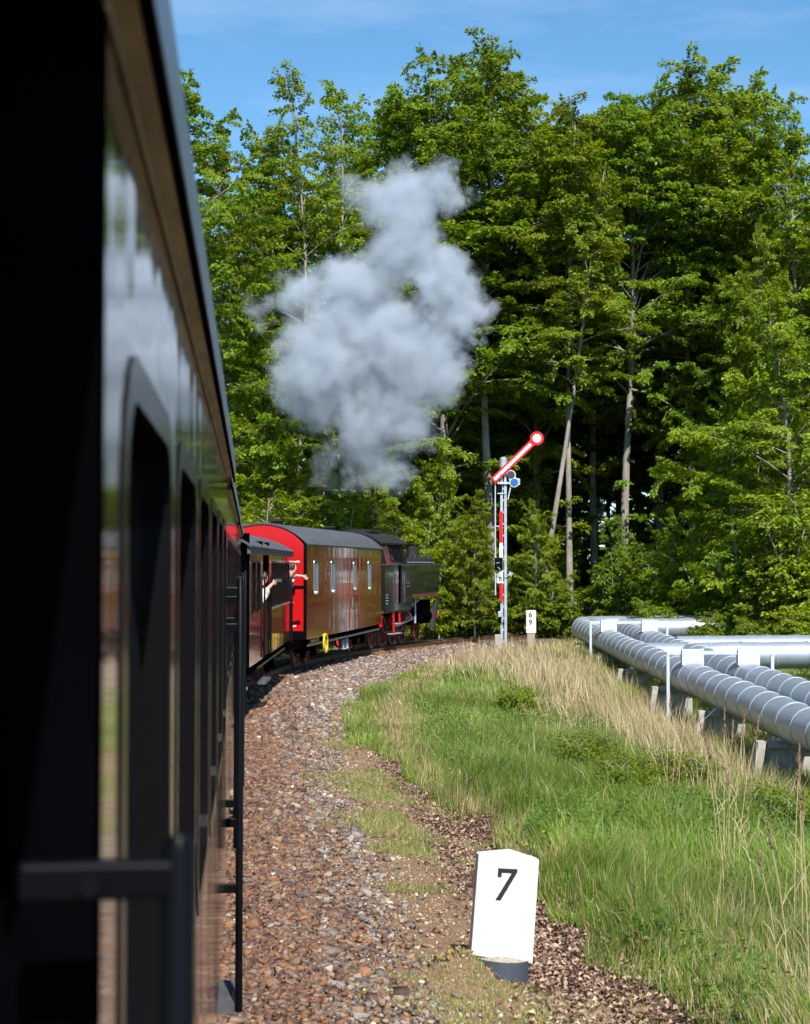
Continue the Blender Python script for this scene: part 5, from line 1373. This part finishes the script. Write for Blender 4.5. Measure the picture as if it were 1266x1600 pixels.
front = [  # photograph x, distance, top y, variant, width, label
    (292, 62, 92, 'edge1', 1.0, 'leafy beech at far left, half hidden by the coach roof'),
    (352, 70, 180, 'edge2', .9, 'beech with thin pale trunk just right of the coach roof'),
    (410, 74, 160, 'tall2', .9, 'beech with loose airy top left of the smoke'),
    (462, 70, 84, 'sparse', .95, 'thin sparse tree with ragged top left of the smoke'),
    (512, 74, 108, 'sparse', 1.05, 'slender open tree with bare stem just left of the smoke'),
    (560, 84, 212, 'tall1', .9, 'lower topped tree rising directly behind the smoke'),
    (618, 80, 120, 'edge2', .9, 'tree with leaning shoots over the top of the smoke'),
    (690, 77, 62, 'tall2', 1.05, 'broad high beech behind right side of the smoke'),
    (762, 81, 50, 'tall1', 1.0, 'tallest beech with pale grey trunk behind the signal arm'),
    (835, 84, 112, 'tall2', .9, 'beech with twiggy top behind the signal disc'),
    (890, 74, 135, 'slim', 1.0, 'slim beech with long bare trunk right of the signal'),
    (930, 88, 150, 'tall3', .9, 'thin topped beech left of the dark straight trunk'),
    (978, 79, 125, 'tall3', 1.0, 'beech with tall straight dark trunk above the pipe bend'),
    (1030, 90, 110, 'tall1', .85, 'beech behind the twin trunks, left crown of the high group'),
    (1085, 82, 85, 'tall3', 1.1, 'high beech with thick forked trunk at right'),
    (1140, 88, 105, 'tall2', .9, 'beech with dense crown right of the forked trunk'),
    (1192, 80, 92, 'edge1', .95, 'beech whose crown ends in a stray shoot near right edge'),
    (1255, 76, 150, 'edge2', .95, 'beech cut by the right edge of the picture')]
for xp_, d, yt, key, wd, lb in front:
    x, y, zt = px(xp_, yt, d); g = float(ground_z(np.array([x]), np.array([y]), rough=False)[0])
    plant(key, x, y, zt - g, lb, FR, wide=wd)
x, y, zt = px(836, 200, 72.5)
plant('slim', x, y, 23.5, 'leaning beech with tilted bare trunk just right of the signal arm', FR, rz=0.4, tilt=R(8))
x, y, zt = px(775, 120, 75.5)
plant('slim', x, y, 27, 'beech with pale smooth trunk directly behind the signal mast top', FR, rz=2.0, wide=1.5)
YG = 'young leafy trees at the edge of the wood'
for xp_, d, yt, key, wd, lb in [
    (425, 60, 640, 'young', 1.0, 'young tree with bright foliage above the red van end'),
    (500, 65, 690, 'young', .9, 'young tree below the smoke, behind the van roof'),
    (585, 69, 720, 'young', .8, 'young tree behind the locomotive cab'),
    (690, 71, 690, 'young', .85, 'young tree right of the smoke foot above the locomotive tank'),
    (742, 69, 760, 'young', .7, 'young tree between locomotive and signal mast'),
    (835, 70, 775, 'young', .75, 'young tree just right of the signal mast'),
    (1050, 71, 790, 'young', .8, 'young tree in front of the dark wood above the pipes'),
    (1150, 66, 600, 'young', .9, 'young tree leaning over the branching pipes'),
    (1225, 62, 430, 'young', 1.0, 'tall leafy young tree at right edge'),
    (1185, 72, 330, 'edge2', .7, 'leafy pole tree behind the young trees at right'),
    (970, 73, 800, 'young', .7, 'young tree at foot of the dark straight trunk')]:
    x, y, zt = px(xp_, yt, d); g = float(ground_z(np.array([x]), np.array([y]), rough=False)[0])
    plant(key, x, y, zt - g, lb, YG, name='young_beech', wide=wd)
BG = 'bushes at the edge of the wood'
for xp_, d, yt, key, wd, lb in [
    (405, 57, 760, 'bush2', 1.1, 'bush behind the roof of the low carriage'), (460, 60, 770, 'bush2', 1.0, 'bush directly behind the red van end'),
    (530, 63, 775, 'bush2', 1.0, 'bush behind the middle of the van roof'), (600, 67, 780, 'bush2', 1.0, 'bush behind the locomotive roof hatch'),
    (655, 69, 800, 'bush2', 1.0, 'bush behind the locomotive dome'), (705, 74, 830, 'bush2', 1.1, 'bush right of the locomotive front'),
    (735, 73, 880, 'bush1', 1.1, 'low bush between sign post and signal mast'), (770, 72, 850, 'bush2', 1.0, 'bush behind the red and white mast board'),
    (820, 71, 860, 'bush2', 1.0, 'bush behind the small white stone'), (860, 70, 890, 'bush1', 1.2, 'low bush left of the slim bare trunk'),
    (915, 69, 900, 'bush1', 1.2, 'low bush behind the pipe bend'), (960, 68, 850, 'bush2', 1.0, 'bush above the far steel frame'),
    (1010, 69, 840, 'bush2', 1.1, 'bush left of the boxes over the pipes'), (1060, 66, 830, 'bush2', 1.1, 'bush above the nearer steel frame'),
    (1110, 63, 850, 'bush2', 1.0, 'bush above the branching pipes'), (1165, 61, 800, 'bush2', 1.1, 'bush over the branching pipes toward right edge'),
    (1215, 59, 780, 'bush2', 1.1, 'bush near right edge above the pipes'), (1262, 58, 760, 'bush2', 1.1, 'bush cut by the right edge of the picture'),
    (1030, 62, 930, 'bush1', 1.1, 'low bush covering end of the far pipe bend'), (1100, 58, 950, 'bush1', 1.2, 'low bush between pipe bend and branching pipes'),
    (1180, 56, 960, 'bush1', 1.2, 'low bush just above the branching pipes'), (1250, 55, 930, 'bush1', 1.3, 'low bush above branching pipes at right edge')]:
    x, y, zt = px(xp_, yt, d); g = float(ground_z(np.array([x]), np.array([y]), rough=False)[0])
    plant(key, x, y, zt - g, lb, BG, name='bush', cat='bush', wide=wd)
for xp_, yp_, d, lb in [(905, 1190, 26.5, 'dark green bramble in the grass left of the dry stalks'), (965, 1230, 23.5, 'dark bramble patch in the middle of the bank'), (1215, 1270, 22.0, 'bramble under the near pipe at right edge'), (1060, 1210, 25.5, 'bramble beside the concrete support legs'), (800, 1080, 37, 'bramble among dry grass below the signal')]:
    x, y, _ = px(xp_, yp_, d)
    plant('bramble', x, y, .75, lb, 'brambles on the bank', name='bramble', cat='bramble', wide=1.1)
# the wood behind: trees one behind another
keys = ['tall1', 'tall2', 'tall3', 'edge1', 'tall2', 'tall1']
k = 0
for row, (d, gap, hgt) in enumerate(((92, 4.6, 25), (99, 5.0, 25), (107, 5.2, 26), (116, 5.6, 26))):
    x0 = -17 - row * 2
    while x0 < 0.30 * d + 2:
        x = x0 + rnd.uniform(-1.2, 1.2); y = d + rnd.uniform(-2.5, 2.5)
        plant(keys[k % 6], x, y, hgt * rnd.uniform(.86, 1.04) * (.86 if x < -3 else 1), 'beech deep in the wood behind the front row of trees', 'beech trees deep in the wood', wide=rnd.uniform(.9, 1.1)); k += 1
        x0 += gap
for row, d in enumerate((86, 96, 106, 122, 128)):
    for x in np.arange(-16 - row, .3 * d + 4, 4.2 if row < 3 else 3.6):
        plant('young' if rnd.random() < .5 or row > 2 else 'bush2', x + rnd.uniform(-1, 1), d + rnd.uniform(-2, 2), rnd.uniform(5, 8) + (4 if row > 2 else 0), 'dark undergrowth sapling deep in the wood between the trunks', 'saplings deep in the wood', name='sapling', cat='sapling', wide=1.15)
for xr_ in np.arange(24, 66, 5.0):      # the wood goes on to the right, mirrored in the van's side
    plant(keys[k % 6] if k % 2 else 'edge1', xr_ + rnd.uniform(-1, 1), 74 - (xr_ - 24) * .35 + rnd.uniform(-3, 3), 24 * rnd.uniform(.9, 1.1), 'beech beyond the right edge of the picture, mirrored in the van', 'beech trees right of the picture'); k += 1

# ------------------------------------------------------------------ smoke and steam over the train
blobs = [(640, 318, 62, 1.0, 0), (592, 312, 46, .6, .5), (690, 300, 42, .75, -.3), (630, 385, 66, 1.0, 0), (695, 440, 58, 1.0, -.6), (713, 495, 52, 1.05, -.5), (560, 455, 76, .9, .4),
         (488, 462, 52, .75, .8), (415, 478, 44, .30, 1.0), (520, 560, 96, 1.0, .3), (620, 550, 96, 1.1, 0), (672, 585, 62, 1.0, -.5), (490, 610, 72, .85, .6), (592, 645, 80, .8, .2), (640, 645, 60, .75, -.2),
         (572, 700, 64, .42, .4), (608, 735, 52, .36, 0), (520, 735, 46, .22, .8), (385, 470, 36, .24, 1.2), (560, 290, 40, .3, .6)]
DS = 57.5
BL = []
for xp_, yp_, rp, w, dd in blobs:
    d = DS + dd * 1.6; x, y, z = px(xp_, yp_, d); BL.append((Vector((x, y, z)), rp / FPX * d * 1.06, w))
bm = bmesh.new()
for c, rad, w in BL:
    bmesh.ops.create_icosphere(bm, subdivisions=3, radius=rad * 1.05 + .75, matrix=Matrix.Translation(c))
sm_me = bpy.data.meshes.new('steam_cloud'); bm.to_mesh(sm_me); bm.free()
def steam_material():
    m = bpy.data.materials.new('grey_white_steam'); m.use_nodes = True
    n, l = m.node_tree.nodes, m.node_tree.links; n.clear()
    out = n.new('ShaderNodeOutputMaterial'); pv = n.new('ShaderNodeVolumePrincipled')
    tc = n.new('ShaderNodeTexCoord')
    def noise(scale, det, rough=.55):
        z = n.new('ShaderNodeTexNoise'); z.inputs['Scale'].default_value = scale; z.inputs['Detail'].default_value = det; z.inputs['Roughness'].default_value = rough
        l.new(tc.outputs['Object'], z.inputs['Vector']); return z
    def vm(op, a, b=None, sc=None):
        v = n.new('ShaderNodeVectorMath'); v.operation = op
        for i, s_ in enumerate((a, b)):
            if s_ is None: continue
            if isinstance(s_, tuple): v.inputs[i].default_value = s_
            else: l.new(s_, v.inputs[i])
        if sc is not None: v.inputs['Scale'].default_value = sc
        return v
    n1 = noise(.55, 4, .6)
    d1 = vm('SCALE', vm('SUBTRACT', n1.outputs['Color'], (.5, .5, .5)).outputs[0], sc=3.0)
    d2 = vm('SCALE', vm('SUBTRACT', noise(1.7, 4, .6).outputs['Color'], (.5, .5, .5)).outputs[0], sc=1.3)
    p = vm('ADD', vm('ADD', tc.outputs['Object'], d1.outputs[0]).outputs[0], d2.outputs[0])
    cur = None
    for c, rad, w in BL:
        dist = n.new('ShaderNodeVectorMath'); dist.operation = 'DISTANCE'; l.new(p.outputs[0], dist.inputs[0]); dist.inputs[1].default_value = c
        mr = n.new('ShaderNodeMapRange'); mr.inputs[1].default_value = rad; mr.inputs[2].default_value = rad * .10; mr.inputs[3].default_value = 0; mr.inputs[4].default_value = w
        l.new(dist.outputs['Value'], mr.inputs[0])
        if cur is None: cur = mr.outputs[0]
        else:
            mx = n.new('ShaderNodeMath'); mx.operation = 'MAXIMUM'; l.new(cur, mx.inputs[0]); l.new(mr.outputs[0], mx.inputs[1]); cur = mx.outputs[0]
    n2 = noise(1.0, 5, .6)
    er = n.new('ShaderNodeMath'); er.operation = 'MULTIPLY_ADD'; er.inputs[1].default_value = 1.15; er.inputs[2].default_value = -.64; l.new(n2.outputs[0], er.inputs[0])
    ad = n.new('ShaderNodeMath'); ad.operation = 'ADD'; l.new(cur, ad.inputs[0]); l.new(er.outputs[0], ad.inputs[1])
    den = n.new('ShaderNodeMapRange'); den.inputs[1].default_value = .0; den.inputs[2].default_value = .95; den.inputs[3].default_value = 0; den.inputs[4].default_value = 3.0
    l.new(ad.outputs[0], den.inputs[0])
    gate = n.new('ShaderNodeMath'); gate.operation = 'MULTIPLY'; gm = n.new('ShaderNodeMapRange'); gm.inputs[1].default_value = 0; gm.inputs[2].default_value = .12
    l.new(cur, gm.inputs[0]); l.new(den.outputs[0], gate.inputs[0]); l.new(gm.outputs[0], gate.inputs[1])
    l.new(gate.outputs[0], pv.inputs['Density'])
    pv.inputs['Color'].default_value = (.74, .80, .89, 1); pv.inputs['Anisotropy'].default_value = 0.0
    l.new(pv.outputs[0], out.inputs['Volume'])
    return m
sm_me.materials.append(steam_material())
steam = link(bpy.data.objects.new('steam_cloud', sm_me))
rm = steam.modifiers.new('remesh', 'REMESH'); rm.mode = 'VOXEL'; rm.voxel_size = .35
tag(steam, 'billowing grey white steam and smoke over the train', 'steam', kind='stuff')
